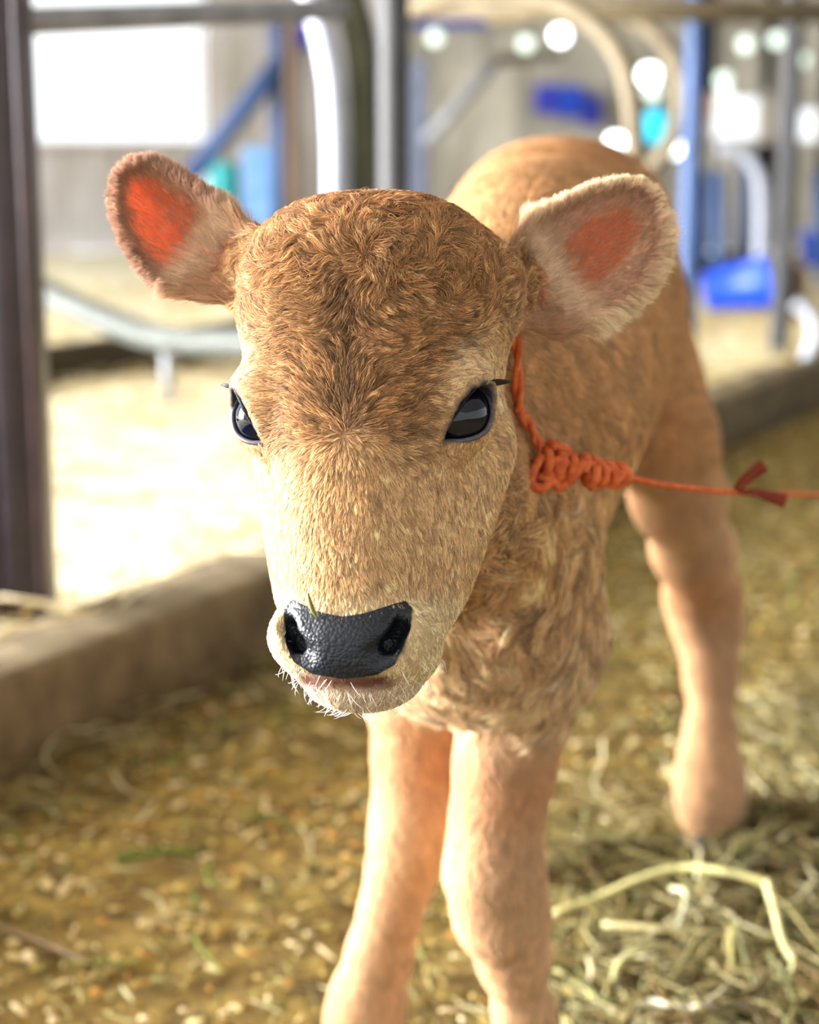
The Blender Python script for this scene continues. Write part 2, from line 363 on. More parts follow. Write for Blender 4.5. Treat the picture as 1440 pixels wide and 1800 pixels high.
o = b.build('wooden_block', M['brown'], smooth_=False); o.location = c0; tag(o, 'brown wooden block right beside the blue bucket', 'block')
b = MB(); c0 = atZ(1442, 470, 0.13) + np.array((0, 0, 0.01)); b.lathe([(0.02, 0), (0.11, 0), (0.14, 0.2), (0.15, 0.2), (0.15, 0.22), (0.13, 0.22), (0.1, 0.02), (0.02, 0.015)], (0, 0, 0), 24)
o = b.build('bucket', M['blue']); o.location = c0; tag(o, 'blue bucket cut off by the right edge', 'bucket')
b = MB(); p = atZ(1412, 640, 0.12); b.tube(bez([p, p + np.array((0.03, 0, 0.08)), p + np.array((0.02, 0.02, 0.16)), p + np.array((-0.03, .03, .2))], 5), 0.022, 10)
tag(b.build('bent_pipe', M['pale_steel']), 'short pale pipe stub on the kerb at far right', 'pipe')

# ------------------------------------------------------------------ litter on the floor
def colored(name, stops, rough=0.8):
    """material whose colour is picked per loose piece"""
    m = bpy.data.materials.new(name); m.use_nodes = True; nt = m.node_tree; n = nt.nodes; l = nt.links; b = n['Principled BSDF']
    g = n.new('ShaderNodeNewGeometry'); r = n.new('ShaderNodeValToRGB'); r.color_ramp.interpolation = 'CONSTANT'
    els = r.color_ramp.elements
    while len(els) < len(stops): els.new(0.5)
    for i, c in enumerate(stops): els[i].position = i / len(stops); els[i].color = L4(c)
    l.new(g.outputs['Random Per Island'], r.inputs[0]); l.new(r.outputs[0], b.inputs['Base Color']); b.inputs['Roughness'].default_value = rough
    b.inputs['Specular IOR Level'].default_value = 0.25
    return m
M['chips'] = colored('chips', [(164, 140, 74), (146, 120, 56), (182, 160, 94), (126, 100, 42), (112, 106, 56), (196, 176, 124), (96, 90, 40), (176, 128, 58), (134, 124, 74), (210, 192, 148), (92, 68, 26), (162, 142, 70)])
M['hay'] = colored('hay', [(132, 118, 70), (160, 148, 102), (112, 96, 52), (188, 178, 138), (98, 92, 52), (84, 74, 38), (124, 98, 62), (146, 136, 84), (112, 112, 72), (68, 52, 28)])
M['green'] = colored('green_hay', [(92, 108, 34), (112, 118, 50), (76, 92, 26), (124, 124, 66)])
M['straw'] = colored('straw', [(200, 178, 124), (216, 202, 158), (180, 156, 98), (160, 136, 78), (226, 214, 182), (146, 122, 68)])
def pieces(name, C, L, W, T, yaw, tilt, m):
    n_ = len(C); cy, sy = np.cos(yaw), np.sin(yaw)
    ex = np.stack([cy * np.cos(tilt), sy * np.cos(tilt), np.sin(tilt)], 1); ey = np.stack([-sy, cy, np.zeros(n_)], 1); ez = np.cross(ex, ey)
    base = np.array([(-1, -.7, -1), (-.6, -1, -1), (.7, -1, -1), (1, -.5, -1), (1, .6, -1), (.5, 1, -1), (-.7, 1, -1), (-1, .5, -1)]); b2 = base.copy(); b2[:, 2] = 1; b2[:, :2] *= 0.85
    base = np.vstack([base, b2])
    v = C[:, None] + base[None, :, :1] * (L / 2)[:, None, None] * ex[:, None] + base[None, :, 1:2] * (W / 2)[:, None, None] * ey[:, None] + base[None, :, 2:] * (T / 2)[:, None, None] * ez[:, None]
    f = []
    f8 = np.array([(i, (i + 1) % 8, 8 + (i + 1) % 8, 8 + i) for i in range(8)] + [(8, 9, 10, 11), (8, 11, 12, 15), (12, 13, 14, 15)])
    F_ = (f8[None] + (np.arange(n_) * 16)[:, None, None]).reshape(-1, 4)
    return link(name, meshdata(name, v.reshape(-1, 3), F_, False), m)
def blades(name, C, L, r, yaw, tilt, bend, m, seg=5, flat=0.5, kink=0.0):
    n_ = len(C); ts = np.linspace(-.5, .5, seg + 1); dx = np.stack([np.cos(yaw), np.sin(yaw), np.zeros(n_)], 1); sx = np.stack([-np.sin(yaw), np.cos(yaw), np.zeros(n_)], 1)
    up = np.tile((0, 0, 1.0), (n_, 1)); V_ = []; kk = rng.normal(0, 1, (n_, seg + 1)) * kink
    for i, t in enumerate(ts):
        c = C + dx * (L * t)[:, None] + sx * (L * (bend * (4 * t * t) + kk[:, i] * 0.06))[:, None] + up * (L * (np.tan(tilt) * t + 0.10 * bend * (1 - 4 * t * t)))[:, None]
        rr = r * (0.35 if i in (0, seg) else 1.0)
        V_.append(np.stack([c + sx * rr[:, None], c + up * (rr * flat)[:, None], c - sx * rr[:, None], c - up * (rr * flat)[:, None]], 1))
    V_ = np.stack(V_, 1).reshape(-1, 3); m4 = (seg + 1) * 4
    f = np.array([(i * 4 + k, i * 4 + (k + 1) % 4, i * 4 + 4 + (k + 1) % 4, i * 4 + 4 + k) for i in range(seg) for k in range(4)] + [(3, 2, 1, 0), (m4 - 4, m4 - 3, m4 - 2, m4 - 1)])
    F_ = (f[None] + (np.arange(n_) * m4)[:, None, None]).reshape(-1, 4)
    return link(name, meshdata(name, V_, F_, True), m)
def on_floor(n_, s0, s1, v0, v1, z=0.004):
    s_, v_ = rng.uniform(s0, s1, n_), rng.uniform(v0, v1, n_); P = K0 + s_[:, None] * UK + v_[:, None] * VK
    P[:, 2] = z + 0.004 * snoise(P, 2.2) + 0.003 * snoise(P, 6, 1); return P
def px_floor(n_, x0, x1, y0, y1, z=0.004):
    return np.array([atZ(x, y, z) for x, y in zip(rng.uniform(x0, x1, n_), rng.uniform(y0, y1, n_))])
U1 = lambda n_, a, b_: rng.uniform(a, b_, n_)
n_ = 42000; C = on_floor(n_, -2.2, 3.6, -2.6, -0.01)
pieces('bedding_chips', C, .004 + .024 * rng.random(n_) ** 2.2, .003 + .008 * rng.random(n_) ** 1.8, U1(n_, .0015, .004), U1(n_, 0, 6.3), rng.normal(0, .25, n_), M['chips'])
tag(bpy.data.objects['bedding_chips'], 'yellowish chopped chips littering the near floor around the calf', 'litter', kind='stuff')
n_ = 7000; C = on_floor(n_, -2.2, 3.2, -2.6, -0.01, 0.008)
blades('chopped_hay', C, U1(n_, .015, .08), U1(n_, .0007, .0022), U1(n_, 0, 6.3), rng.normal(0, .12, n_), rng.normal(0, .12, n_), M['hay'])
tag(bpy.data.objects['chopped_hay'], 'short bits of dry hay strewn over the near floor', 'hay', kind='stuff')
n_ = 420; C = on_floor(n_, -2.0, 2.0, -2.2, -0.1, 0.009)
blades('green_blades', C, U1(n_, .04, .12), U1(n_, .0015, .0035), U1(n_, 0, 6.3), rng.normal(0, .1, n_), rng.normal(0, .15, n_), M['green'])
tag(bpy.data.objects['green_blades'], 'scattered dull green hay blades on the near floor', 'hay', kind='stuff')
# the loose heap of hay at the lower right
n_ = 1200; C = px_floor(n_, 985, 1640, 1430, 1960); C[:, 2] = U1(n_, 0.006, 0.045) * smooth(0, 0.18, C[:, 0] - 0.12)
blades('hay_heap', C, U1(n_, .06, .24), U1(n_, .0010, .0036), U1(n_, 0, 6.3), rng.normal(0, .2, n_), rng.normal(0, .25, n_), M['hay'], seg=7, kink=0.5)
tag(bpy.data.objects['hay_heap'], 'loose tangled hay heaped beside the fore hooves at lower right', 'hay', kind='stuff')
n_ = 700; C = px_floor(n_, 1325, 1580, 1230, 1520); C[:, 2] = U1(n_, 0.006, 0.05)
blades('hay_tuft', C, U1(n_, .04, .16), U1(n_, .0010, .0026), U1(n_, 0, 6.3), rng.normal(0, .25, n_), rng.normal(0, .25, n_), M['hay'], seg=7, kink=0.5)
tag(bpy.data.objects['hay_tuft'], 'tuft of grey green hay right of the hind hoof', 'hay', kind='stuff')
def stalk(pts, r, col, label, name='hay_stalk', cat='stalk', grp='long hay stalks at lower right', z=0.03):
    P = np.array([atZ(x, y, zz) for x, y, zz in pts]); P = bez(P, 5); mb = MB().tube(P, r * np.linspace(1, .8, len(P)), 8)
    return tag(mb.build(name, mat(name + '_' + cat, col, 0.6, tuple(int(c * .85) for c in col), 30)), label, cat, grp)
stalk([(965, 1610, .015), (1060, 1574, .03), (1130, 1543, .045), (1200, 1526, .055), (1275, 1532, .06), (1352, 1552, .055)], .0042, (206, 198, 134), 'long arched pale hay stalk in front of the hind hoof')
stalk([(1348, 1550, .055), (1362, 1600, .05), (1378, 1660, .045), (1396, 1690, .04), (1388, 1722, .035), (1372, 1760, .03), (1356, 1815, .02)], .0042, (206, 200, 140), 'bent hay stalk running down toward the lower right corner')
stalk([(1060, 1625, .03), (1150, 1632, .035), (1240, 1640, .035), (1340, 1652, .03)], .0036, (198, 186, 130), 'straight level hay stalk below the arched stalk')
stalk([(1340, 1652, .03), (1400, 1636, .03), (1470, 1615, .02)], .003, (184, 172, 110), 'hay stalk leaving the frame at right')
stalk([(1078, 1728, .02), (1090, 1692, .03), (1125, 1672, .035), (1180, 1664, .03)], .0036, (196, 190, 134), 'curled hay stalk at the heap\'s left side')
stalk([(1090, 1810, .015), (1130, 1763, .03), (1180, 1768, .035), (1230, 1785, .03)], .0038, (222, 214, 180), 'whitish hooked hay stalk at the bottom edge')
stalk([(1215, 1775, .03), (1270, 1768, .03), (1325, 1768, .03)], .0046, (240, 230, 210), 'short bright hay stalk near the bottom edge')
stalk([(1345, 1732, .03), (1400, 1728, .03), (1470, 1726, .02)], .0044, (204, 196, 130), 'thick level hay stalk at the right edge')
stalk([(1188, 1640, .03), (1204, 1596, .05), (1205, 1568, .055), (1180, 1562, .05)], .0034, (186, 184, 146), 'short hooked hay stalk under the arched one')
stalk([(970, 1700, .01), (1030, 1740, .015), (1100, 1800, .01)], .003, (178, 172, 108), 'slanting hay stalk right beside the fore leg')
stalk([(-30, 1620, .01), (40, 1645, .012), (100, 1668, .012), (165, 1698, .01)], .0045, (112, 90, 54), 'brown twig lying at the lower left edge', 'twig', 'twig', None)
stalk([(205, 1512, .012), (250, 1502, .018), (300, 1496, .016), (345, 1500, .01)], .005, (78, 100, 22), 'green leaf blade lying left of the fore legs', 'leaf_blade', 'leaf', None)
# straw on the sunlit bed and the kerb's edge
n_ = 7000; s_, v_ = rng.uniform(-1.2, 7, n_), 0.1 + 4.4 * rng.random(n_) ** 1.4; C = K0 + s_[:, None] * UK + v_[:, None] * VK
C[:, 2] = 0.125 + 0.018 * snoise(C, 0.9) + 0.012 * snoise(C, 3, 1) + U1(n_, 0.0, 0.02) + 0.012 * (v_ < .2)
blades('loose_straw', C, U1(n_, .05, .20), U1(n_, .0015, .0035), U1(n_, 0, 6.3), rng.normal(0, .18, n_), rng.normal(0, .15, n_), M['straw'])
tag(bpy.data.objects['loose_straw'], 'loose pale straw lying on the sunlit bedding behind the kerb', 'straw', kind='stuff')
n_ = 900; s_ = rng.uniform(-1.6, 1.2, n_); v_ = rng.uniform(-0.14, 0.0, n_); C = K0 + s_[:, None] * UK + v_[:, None] * VK; C[:, 2] = (0.14 + v_) * U1(n_, 0.0, 0.5) * smooth(1.0, -0.2, s_) + 0.006
blades('kerb_litter', C, U1(n_, .03, .10), U1(n_, .001, .003), U1(n_, 0, 6.3), rng.normal(0, .2, n_), rng.normal(0, .15, n_), M['hay'])
tag(bpy.data.objects['kerb_litter'], 'hay litter drifted against the kerb\'s foot at left', 'hay', kind='stuff')

# ------------------------------------------------------------------ the calf: one implicit body, meshed as one surface
YAW = math.radians(11.0)
HO = at(625, 730, 0.88)
TC = -FW
HX = math.cos(YAW) * RI + math.sin(YAW) * TC
HZ = math.cos(YAW) * TC - math.sin(YAW) * RI
HB = np.array([HX, UP, HZ])                     # rows: head-local axes in the world
def tohead(P): return (P - HO) @ HB.T * 100.0     # centimetres
def fromhead(p): return HO + (np.asarray(p, float) / 100.0) @ HB

def smin(a, b, k):
    h = np.clip(0.5 + 0.5 * (b - a) / k, 0, 1); return b + (a - b) * h - k * h * (1 - h)
def smax(a, b, k): return -smin(-a, -b, k)
PR = []
def prim(fn, lo, hi, k, group, op='u'): PR.append((fn, np.asarray(lo, float), np.asarray(hi, float), k, group, op))
def cone(a, b, ra, rb, k, group, flat=None, op='u'):
    a = np.asarray(a, float); b = np.asarray(b, float); ba = b - a; L = ba @ ba
    def fn(P):
        pa = P - a; h = np.clip(pa @ ba / L, 0, 1); q = pa - h[:, None] * ba
        if flat is not None:                      # squash along one direction: wider across it
            ax, s = flat; c = q @ ax; q = q - c[:, None] * ax * (1 - 1 / s)
        return np.linalg.norm(q, axis=1) - (ra + (rb - ra) * h)
    r = max(ra, rb) * (max(1.0, flat[1]) if flat else 1.0)
    prim(fn, np.minimum(a, b) - r, np.maximum(a, b) + r, k, group, op)
def ell(c, B, rad, k, group, p=2.0, op='u'):
    c = np.asarray(c, float); B = np.asarray(B, float); rad = np.asarray(rad, float)
    def fn(P):
        q = np.abs((P - c) @ B.T) / rad
        n1 = (q ** p).sum(1) ** (1 / p)
        g = np.linalg.norm((q ** (p - 1)) / rad / np.maximum(n1, 1e-6)[:, None] ** (p - 1), axis=1)
        return (n1 - 1) / np.maximum(g, 1e-3 / rad.max())
    e = np.abs(B.T) @ rad
    prim(fn, c - e, c + e, k, group, op)
def chain(pts, k, group, flat=None):
    for (a, ra), (b, rb) in zip(pts[:-1], pts[1:]): cone(a, b, ra, rb, k, group, flat)
def poly_sd(U, V, poly):
    d = np.full(len(U), 1e9); s = np.ones(len(U)); n = len(poly)
    for i in range(n):
        ax_, ay = poly[i]; bx_, by = poly[i - 1]
        ex, ey = bx_ - ax_, by - ay; wx, wy = U - ax_, V - ay
        t = np.clip((wx * ex + wy * ey) / (ex * ex + ey * ey), 0, 1)
        d = np.minimum(d, (wx - ex * t) ** 2 + (wy - ey * t) ** 2)
        c1 = V >= ay; c2 = V < by; c3 = ex * wy > ey * wx
        fl = (c1 & c2 & c3) | (~c1 & ~c2 & ~c3); s = np.where(fl, -s, s)
    return s * np.sqrt(d)

# --- trunk
AX = np.array((0.15, 0.985, -0.02)); AX /= np.linalg.norm(AX)
LT = np.cross(AX, (0, 0, 1)); LT /= np.linalg.norm(LT); VT = np.cross(LT, AX)
BB = np.array([LT, AX, VT])
ell(at(958, 585, 1.45), BB, (0.108, 0.33, 0.150), 0.035, 'body', 2.2)
ell(at(985, 450, 1.72), BB, (0.120, 0.17, 0.119), 0.05, 'body', 2.2)
ell(at(876, 872, 1.24), BB, (0.048, 0.13, 0.130), 0.04, 'body', 2.1)
cone(at(900, 700, 1.20), at(700, 560, 1.00), 0.088, 0.068, 0.05, 'neck')
cone(at(868, 960, 1.16), at(770, 860, 1.02), 0.062, 0.050, 0.05, 'neck')
cone(at(835, 1085, 1.14), at(890, 1120, 1.22), 0.046, 0.052, 0.05, 'neck')
cone(at(780, 1110, 1.20), at(890, 1110, 1.20), 0.045, 0.050, 0.04, 'neck')
cone(at(772, 1150, 1.30), at(842, 900, 1.26), 0.036, 0.056, 0.03, 'body')
def pxr(r, Y, py): return r * (Y * math.cos(PITCH) + 0.5 * math.sin(PITCH)) / F
def leg(rows, k, group='leg'):
    out = []
    for px, py, r, Y in rows:
        p = atY(px, py, Y); d = np.dot(p - CAM, FW); out.append((p, r * d / F))
    chain(out, k, group)
# fore legs (px, py, radius in px, depth plane)
leg([(908, 1130, 92, 1.20), (902, 1250, 88, 1.19), (888, 1350, 78, 1.185), (874, 1440, 71, 1.18), (870, 1530, 78, 1.17), (882, 1605, 74, 1.175), (902, 1680, 54, 1.19), (921, 1780, 43, 1.20), (930, 1845, 50, 1.20), (930, 1895, 48, 1.185)], 0.018)
leg([(760, 1130, 80, 1.27), (735, 1240, 74, 1.27), (733, 1330, 68, 1.265), (731, 1420, 66, 1.26), (720, 1480, 60, 1.255), (704, 1540, 50, 1.26), (687, 1600, 45, 1.265), (669, 1670, 48, 1.27), (648, 1750, 56, 1.275), (638, 1800, 56, 1.27), (632, 1850, 50, 1.26)], 0.018)
# hind legs
leg([(1085, 560, 120, 1.70), (1120, 680, 100, 1.66), (1168, 775, 80, 1.62), (1192, 870, 68, 1.66), (1219, 965, 57, 1.74), (1236, 1050, 56, 1.82), (1246, 1110, 46, 1.82), (1249, 1190, 33, 1.80), (1249, 1290, 33, 1.775), (1248, 1365, 48, 1.755), (1250, 1420, 44, 1.735), (1251, 1465, 42, 1.725)], 0.03)
leg([(880, 560, 120, 1.68), (865, 680, 100, 1.62), (858, 775, 80, 1.57), (862, 870, 66, 1.60), (872, 965, 58, 1.68), (880, 1060, 58, 1.76), (880, 1120, 48, 1.76), (880, 1200, 36, 1.74), (880, 1300, 36, 1.71), (880, 1385, 48, 1.69), (880, 1440, 44, 1.67), (880, 1490, 42, 1.66)], 0.03)

# --- head core: sections along the face (centimetres, head-local)
ys = np.array([-14.5, -13, -11.5, -9, -6, -3, 0, 2, 5, 8, 10])
hw = np.array([3.3, 3.7, 3.9, 4.7, 5.6, 6.2, 6.5, 6.7, 6.9, 6.5, 5.8])
zf = np.array([2.0, 2.8, 3.1, 2.9, 2.6, 2.4, 2.3, 2.2, 1.6, 0.2, -1.8])
zb = np.array([-3.0, -4.0, -5.5, -8.6, -11, -12.5, -13, -13, -12.5, -11.5, -10])
def head_core(P):
    q = tohead(P); x, y, z = q.T; yc = np.clip(y, -14.5, 10)
    W, A, B = np.interp(yc, ys, hw), np.interp(yc, ys, zf), np.interp(yc, ys, zb)
    c = (A + B) / 2; h = (A - B) / 2; s = (z - c) / h
    tp = np.interp(yc, [-14, -9, -3, 2, 8], [0.05, 0.20, 0.24, 0.10, 0.05])
    W = W * (1 - tp * np.clip(s, -0.4, 1.2))
    pw = 2.7
    n1 = ((np.abs(x) / W) ** pw + np.abs(s) ** pw) ** (1 / pw)
    d = (n1 - 1) * np.minimum(W, h)
    return smax(d, np.maximum(y - 9.0, -13.2 - y), 2.0) * 0.01
e = 0.17
prim(head_core, HO - e, HO + e, 0.012, 'head')
EH = HB
ell(fromhead((0, 6.3, -4.8)), EH, (0.072, 0.060, 0.067), 0.015, 'head', 2.5)          # cranium and poll
ell(fromhead((0.3, -12.3, -0.6)), EH, (0.041, 0.026, 0.041), 0.012, 'head', 2.5)     # muzzle
ell(fromhead((0.2, -14.0, -1.0)), EH, (0.030, 0.0185, 0.036), 0.008, 'head', 2.2)      # chin
for s in (-1, 1):
    cone(fromhead((s * 4.6, -1.5, -7)), fromhead((s * 3.0, -9.5, -3.5)), 0.030, 0.022, 0.015, 'head')   # cheek
    ell(fromhead((s * 5.2, 1.6, -1.2)), EH, (0.020, 0.014, 0.020), 0.012, 'head')      # brow
    ell(fromhead((s * 2.7, -11.7, 1.3)), EH, (0.017, 0.017, 0.018), 0.008, 'head')     # nostril wings

# --- eyes
EYE = {}
EYE_R = 1.88
for s in (-1, 1):
    c = np.array((s * 5.16, 0.0, -1.60)); n = np.array((s * 0.70, 0.02, 0.714)); n /= np.linalg.norm(n)
    e2 = np.cross((0, 1, 0), n); e2 /= np.linalg.norm(e2); e1 = np.cross(n, e2)
    EYE[s] = (c, n, e2 * s, e1)      # e2*s points to the outer corner
    ell(fromhead(c), EH, (0.0215, 0.0215, 0.0215), 0.012, 'head')
ALM = np.array([(-1.62, -1.52), (-1.52, -0.65), (-1.15, 0.5), (-0.55, 1.3), (0.3, 1.66), (1.12, 1.58), (1.38, 0.9), (1.25, -0.1), (0.8, -0.95), (0.1, -1.35), (-0.7, -1.55)])
SA = {1: 0.92, -1: 0.76}
def eye_uv(q, s):
    c, n, e2, e1 = EYE[s]; r = q - c; return (r @ e2) / SA[s], r @ e1 / 0.9, r @ n
for s in (-1, 1):
    def carve(P, s=s):
        a, b_, nn = eye_uv(tohead(P), s)
        return smax(poly_sd(a, b_, ALM), 0.55 - nn, 0.15) * 0.01
    c = fromhead(EYE[s][0]); prim(carve, c - 0.035, c + 0.035, 0.002, 'head', 'c')
# --- nostrils and mouth
def nos(pts, r0, r1, k=0.004):
    pts = [fromhead(p) for p in pts]
    rr = np.linspace(r0, r1, len(pts))
    for i in range(len(pts) - 1): cone(pts[i], pts[i + 1], rr[i], rr[i + 1], k, 'head', None, 'c')
for s in (-1, 1):
    nos([(s * 3.15, -10.35, 2.6), (s * 3.05, -11.0, 3.0), (s * 2.55, -11.9, 3.3), (s * 1.9, -12.5, 3.6)], 0.0030, 0.0058)
    nos([(s * 2.9, -11.2, 2.4), (s * 2.3, -12.0, 2.2)], 0.005, 0.007)
nos([(-2.6, -13.35, 2.2), (-1.2, -14.0, 3.0), (0.2, -14.15, 3.2), (1.6, -14.0, 3.0), (3.0, -13.3, 1.8)], 0.0016, 0.0016, 0.002)

# --- ears: cupped shells, outline in the ear's own plane
class Ear:
    def __init__(s, base, tip, outline, d, tilt, cup, side):
        s.o = at(base[0], base[1], d); eu = at(tip[0], tip[1], d) - s.o; eu /= np.linalg.norm(eu)
        ev = np.cross(TC, eu); s.u, s.v, s.w = eu, ev, TC; s.side = side
        s.poly = np.array([((at(x, y, d) - s.o) @ eu, (at(x, y, d) - s.o) @ ev) for x, y in outline])
        s.tilt, s.cup = tilt, cup; s.len = s.poly[:, 0].max()
    def uvw(s, P): r = P - s.o; return r @ s.u, r @ s.v, r @ s.w
    def sheet(s, u, sd): return s.tilt * np.clip(u, 0, 1) - s.cup * (1 - np.exp(np.minimum(sd, 0) / 0.014))
    def fn(s, P):
        u, v, w_ = s.uvw(P); sd = poly_sd(u, v, s.poly); g = s.sheet(u, sd)
        th = 0.0030 + 0.004 * smooth(0.03, 0.0, u)
        return smax(np.abs(w_ - g) * 0.85 - th, sd, 0.004)
EARL = Ear((428, 470), (205, 310), [(452, 402), (400, 368), (345, 326), (295, 290), (252, 277), (218, 283), (196, 308), (194, 350), (207, 405), (237, 456), (272, 496), (322, 519), (380, 531), (440, 545), (480, 480)], 0.925, -0.10, 0.020, -1)
EARR = Ear((900, 500), (1165, 350), [(862, 438), (892, 430), (922, 391), (980, 353), (1040, 326), (1098, 311), (1138, 315), (1164, 342), (1171, 390), (1162, 446), (1134, 504), (1086, 543), (1028, 574), (980, 590), (938, 580), (890, 575), (850, 520)], 0.945, -0.12, 0.020, 1)
for E_ in (EARL, EARR):
    pw = np.array([E_.o + E_.u * a + E_.v * b_ for a, b_ in E_.poly])
    prim(E_.fn, pw.min(0) - 0.03, pw.max(0) + 0.03, 0.010, 'ear')
cone(fromhead((-5.4, 7.6, -5.6)), at(452, 472, 0.93), 0.026, 0.013, 0.014, 'ear0')
cone(fromhead((5.6, 7.2, -6.4)), at(882, 500, 0.95), 0.028, 0.015, 0.014, 'ear0')

def sdf(P, groups=None):
    D = np.full(len(P), 1.0)
    for fn, lo, hi, k, g, op in PR:
        if groups is not None and (g not in groups or op != 'u'): continue
        mk = np.flatnonzero(((P > lo - 0.045) & (P < hi + 0.045)).all(1))
        if len(mk) == 0: continue
        d = fn(P[mk])
        D[mk] = smin(D[mk], d, k) if op == 'u' else smax(D[mk], -d, k)
    return D

def surface_nets(D, org, h):
    S = D < 0; nx, ny, nz = D.shape
    c = np.zeros((nx - 1, ny - 1, nz - 1), np.uint8)
    offs = [(a, b_, c_) for a in (0, 1) for b_ in (0, 1) for c_ in (0, 1)]
    for a, b_, c_ in offs: c += S[a:nx - 1 + a, b_:ny - 1 + b_, c_:nz - 1 + c_]
    idx = np.argwhere((c > 0) & (c < 8)); im = np.full(c.shape, -1, np.int32); im[tuple(idx.T)] = np.arange(len(idx))
    val = np.stack([D[tuple((idx + o).T)] for o in offs], 1)
    acc = np.zeros((len(idx), 3)); cnt = np.zeros(len(idx))
    for i in range(8):
        for j in range(i + 1, 8):
            df = [b_ - a for a, b_ in zip(offs[i], offs[j])]
            if sum(map(abs, df)) != 1: continue
            m = (val[:, i] < 0) != (val[:, j] < 0); t_ = val[m, i] / (val[m, i] - val[m, j])
            acc[m] += np.array(offs[i]) + t_[:, None] * np.array(df); cnt[m] += 1
    V = org + (idx + acc / cnt[:, None]) * h
    Fs = []
    for ax in range(3):
        a1, a2 = (ax + 1) % 3, (ax + 2) % 3
        A = np.moveaxis(S, ax, 0); E = np.argwhere(A[:-1] != A[1:])
        rest = [x for x in range(3) if x != ax]; e = np.zeros((len(E), 3), int); e[:, ax] = E[:, 0]; e[:, rest[0]] = E[:, 1]; e[:, rest[1]] = E[:, 2]
        ok = ((e[:, rest] > 0) & (e[:, rest] < np.array(D.shape)[rest] - 1)).all(1); e = e[ok]
        ins = S[tuple(e.T)]
        def cell(d1, d2): q = e.copy(); q[:, a1] += d1; q[:, a2] += d2; return im[tuple(q.T)]
        f = np.stack([cell(-1, -1), cell(0, -1), cell(0, 0), cell(-1, 0)], 1)
        f[~ins] = f[~ins][:, ::-1]; Fs.append(f)
    return V, np.vstack(Fs)

H_ = 0.003; BL = 4
lo = np.min([p[1] for p in PR if p[5] == 'u'], 0) - 0.03; hi = np.max([p[2] for p in PR if p[5] == 'u'], 0) + 0.03
lo[2] = max(lo[2], 0.002)
nb = np.ceil((hi - lo) / (H_ * BL)).astype(int)
G = np.stack(np.meshgrid(*[np.arange(n) for n in nb], indexing='ij'), -1).reshape(-1, 3)
Dc = sdf(lo + (G + 0.5) * H_ * BL)
D = np.repeat(np.repeat(np.repeat(Dc.reshape(nb), BL, 0), BL, 1), BL, 2).astype(np.float32)
act = G[np.abs(Dc) < 0.026]
o4 = np.stack(np.meshgrid(*[np.arange(BL)] * 3, indexing='ij'), -1).reshape(-1, 3)
fi = (act[:, None] * BL + o4[None]).reshape(-1, 3)
D[tuple(fi.T)] = sdf(lo + (fi + 0.5) * H_)
V, Fq = surface_nets(D, lo + 0.5 * H_, H_)
del D, fi, G
# largest island only, then settle the vertices on the exact surface
def grad(P, e=0.0012):
    g = np.stack([(sdf(P + e * ax_) - sdf(P - e * ax_)) for ax_ in np.eye(3)], 1) / (2 * e); return g
g = grad(V); d = sdf(V); gl = np.maximum((g * g).sum(1), 0.2)
V = V - np.clip(d / gl, -0.003, 0.003)[:, None] * g
NRM = g / np.maximum(np.linalg.norm(g, axis=1), 1e-6)[:, None]
par = np.arange(len(V))
E2 = np.vstack([Fq[:, [0, 1]], Fq[:, [1, 2]], Fq[:, [2, 3]], Fq[:, [3, 0]]])
for _ in range(400):
    m = np.minimum(par[E2[:, 0]], par[E2[:, 1]]); n2 = par.copy()
    np.minimum.at(n2, E2[:, 0], m); np.minimum.at(n2, E2[:, 1], m); n2 = n2[n2]; n2 = n2[n2]
    if (n2 == par).all(): break
    par = n2
u_, ct = np.unique(par, return_counts=True); keep = par == u_[ct.argmax()]
mp_ = np.cumsum(keep) - 1; Fq = mp_[Fq[keep[Fq].all(1)]]; V = V[keep]; NRM = NRM[keep]

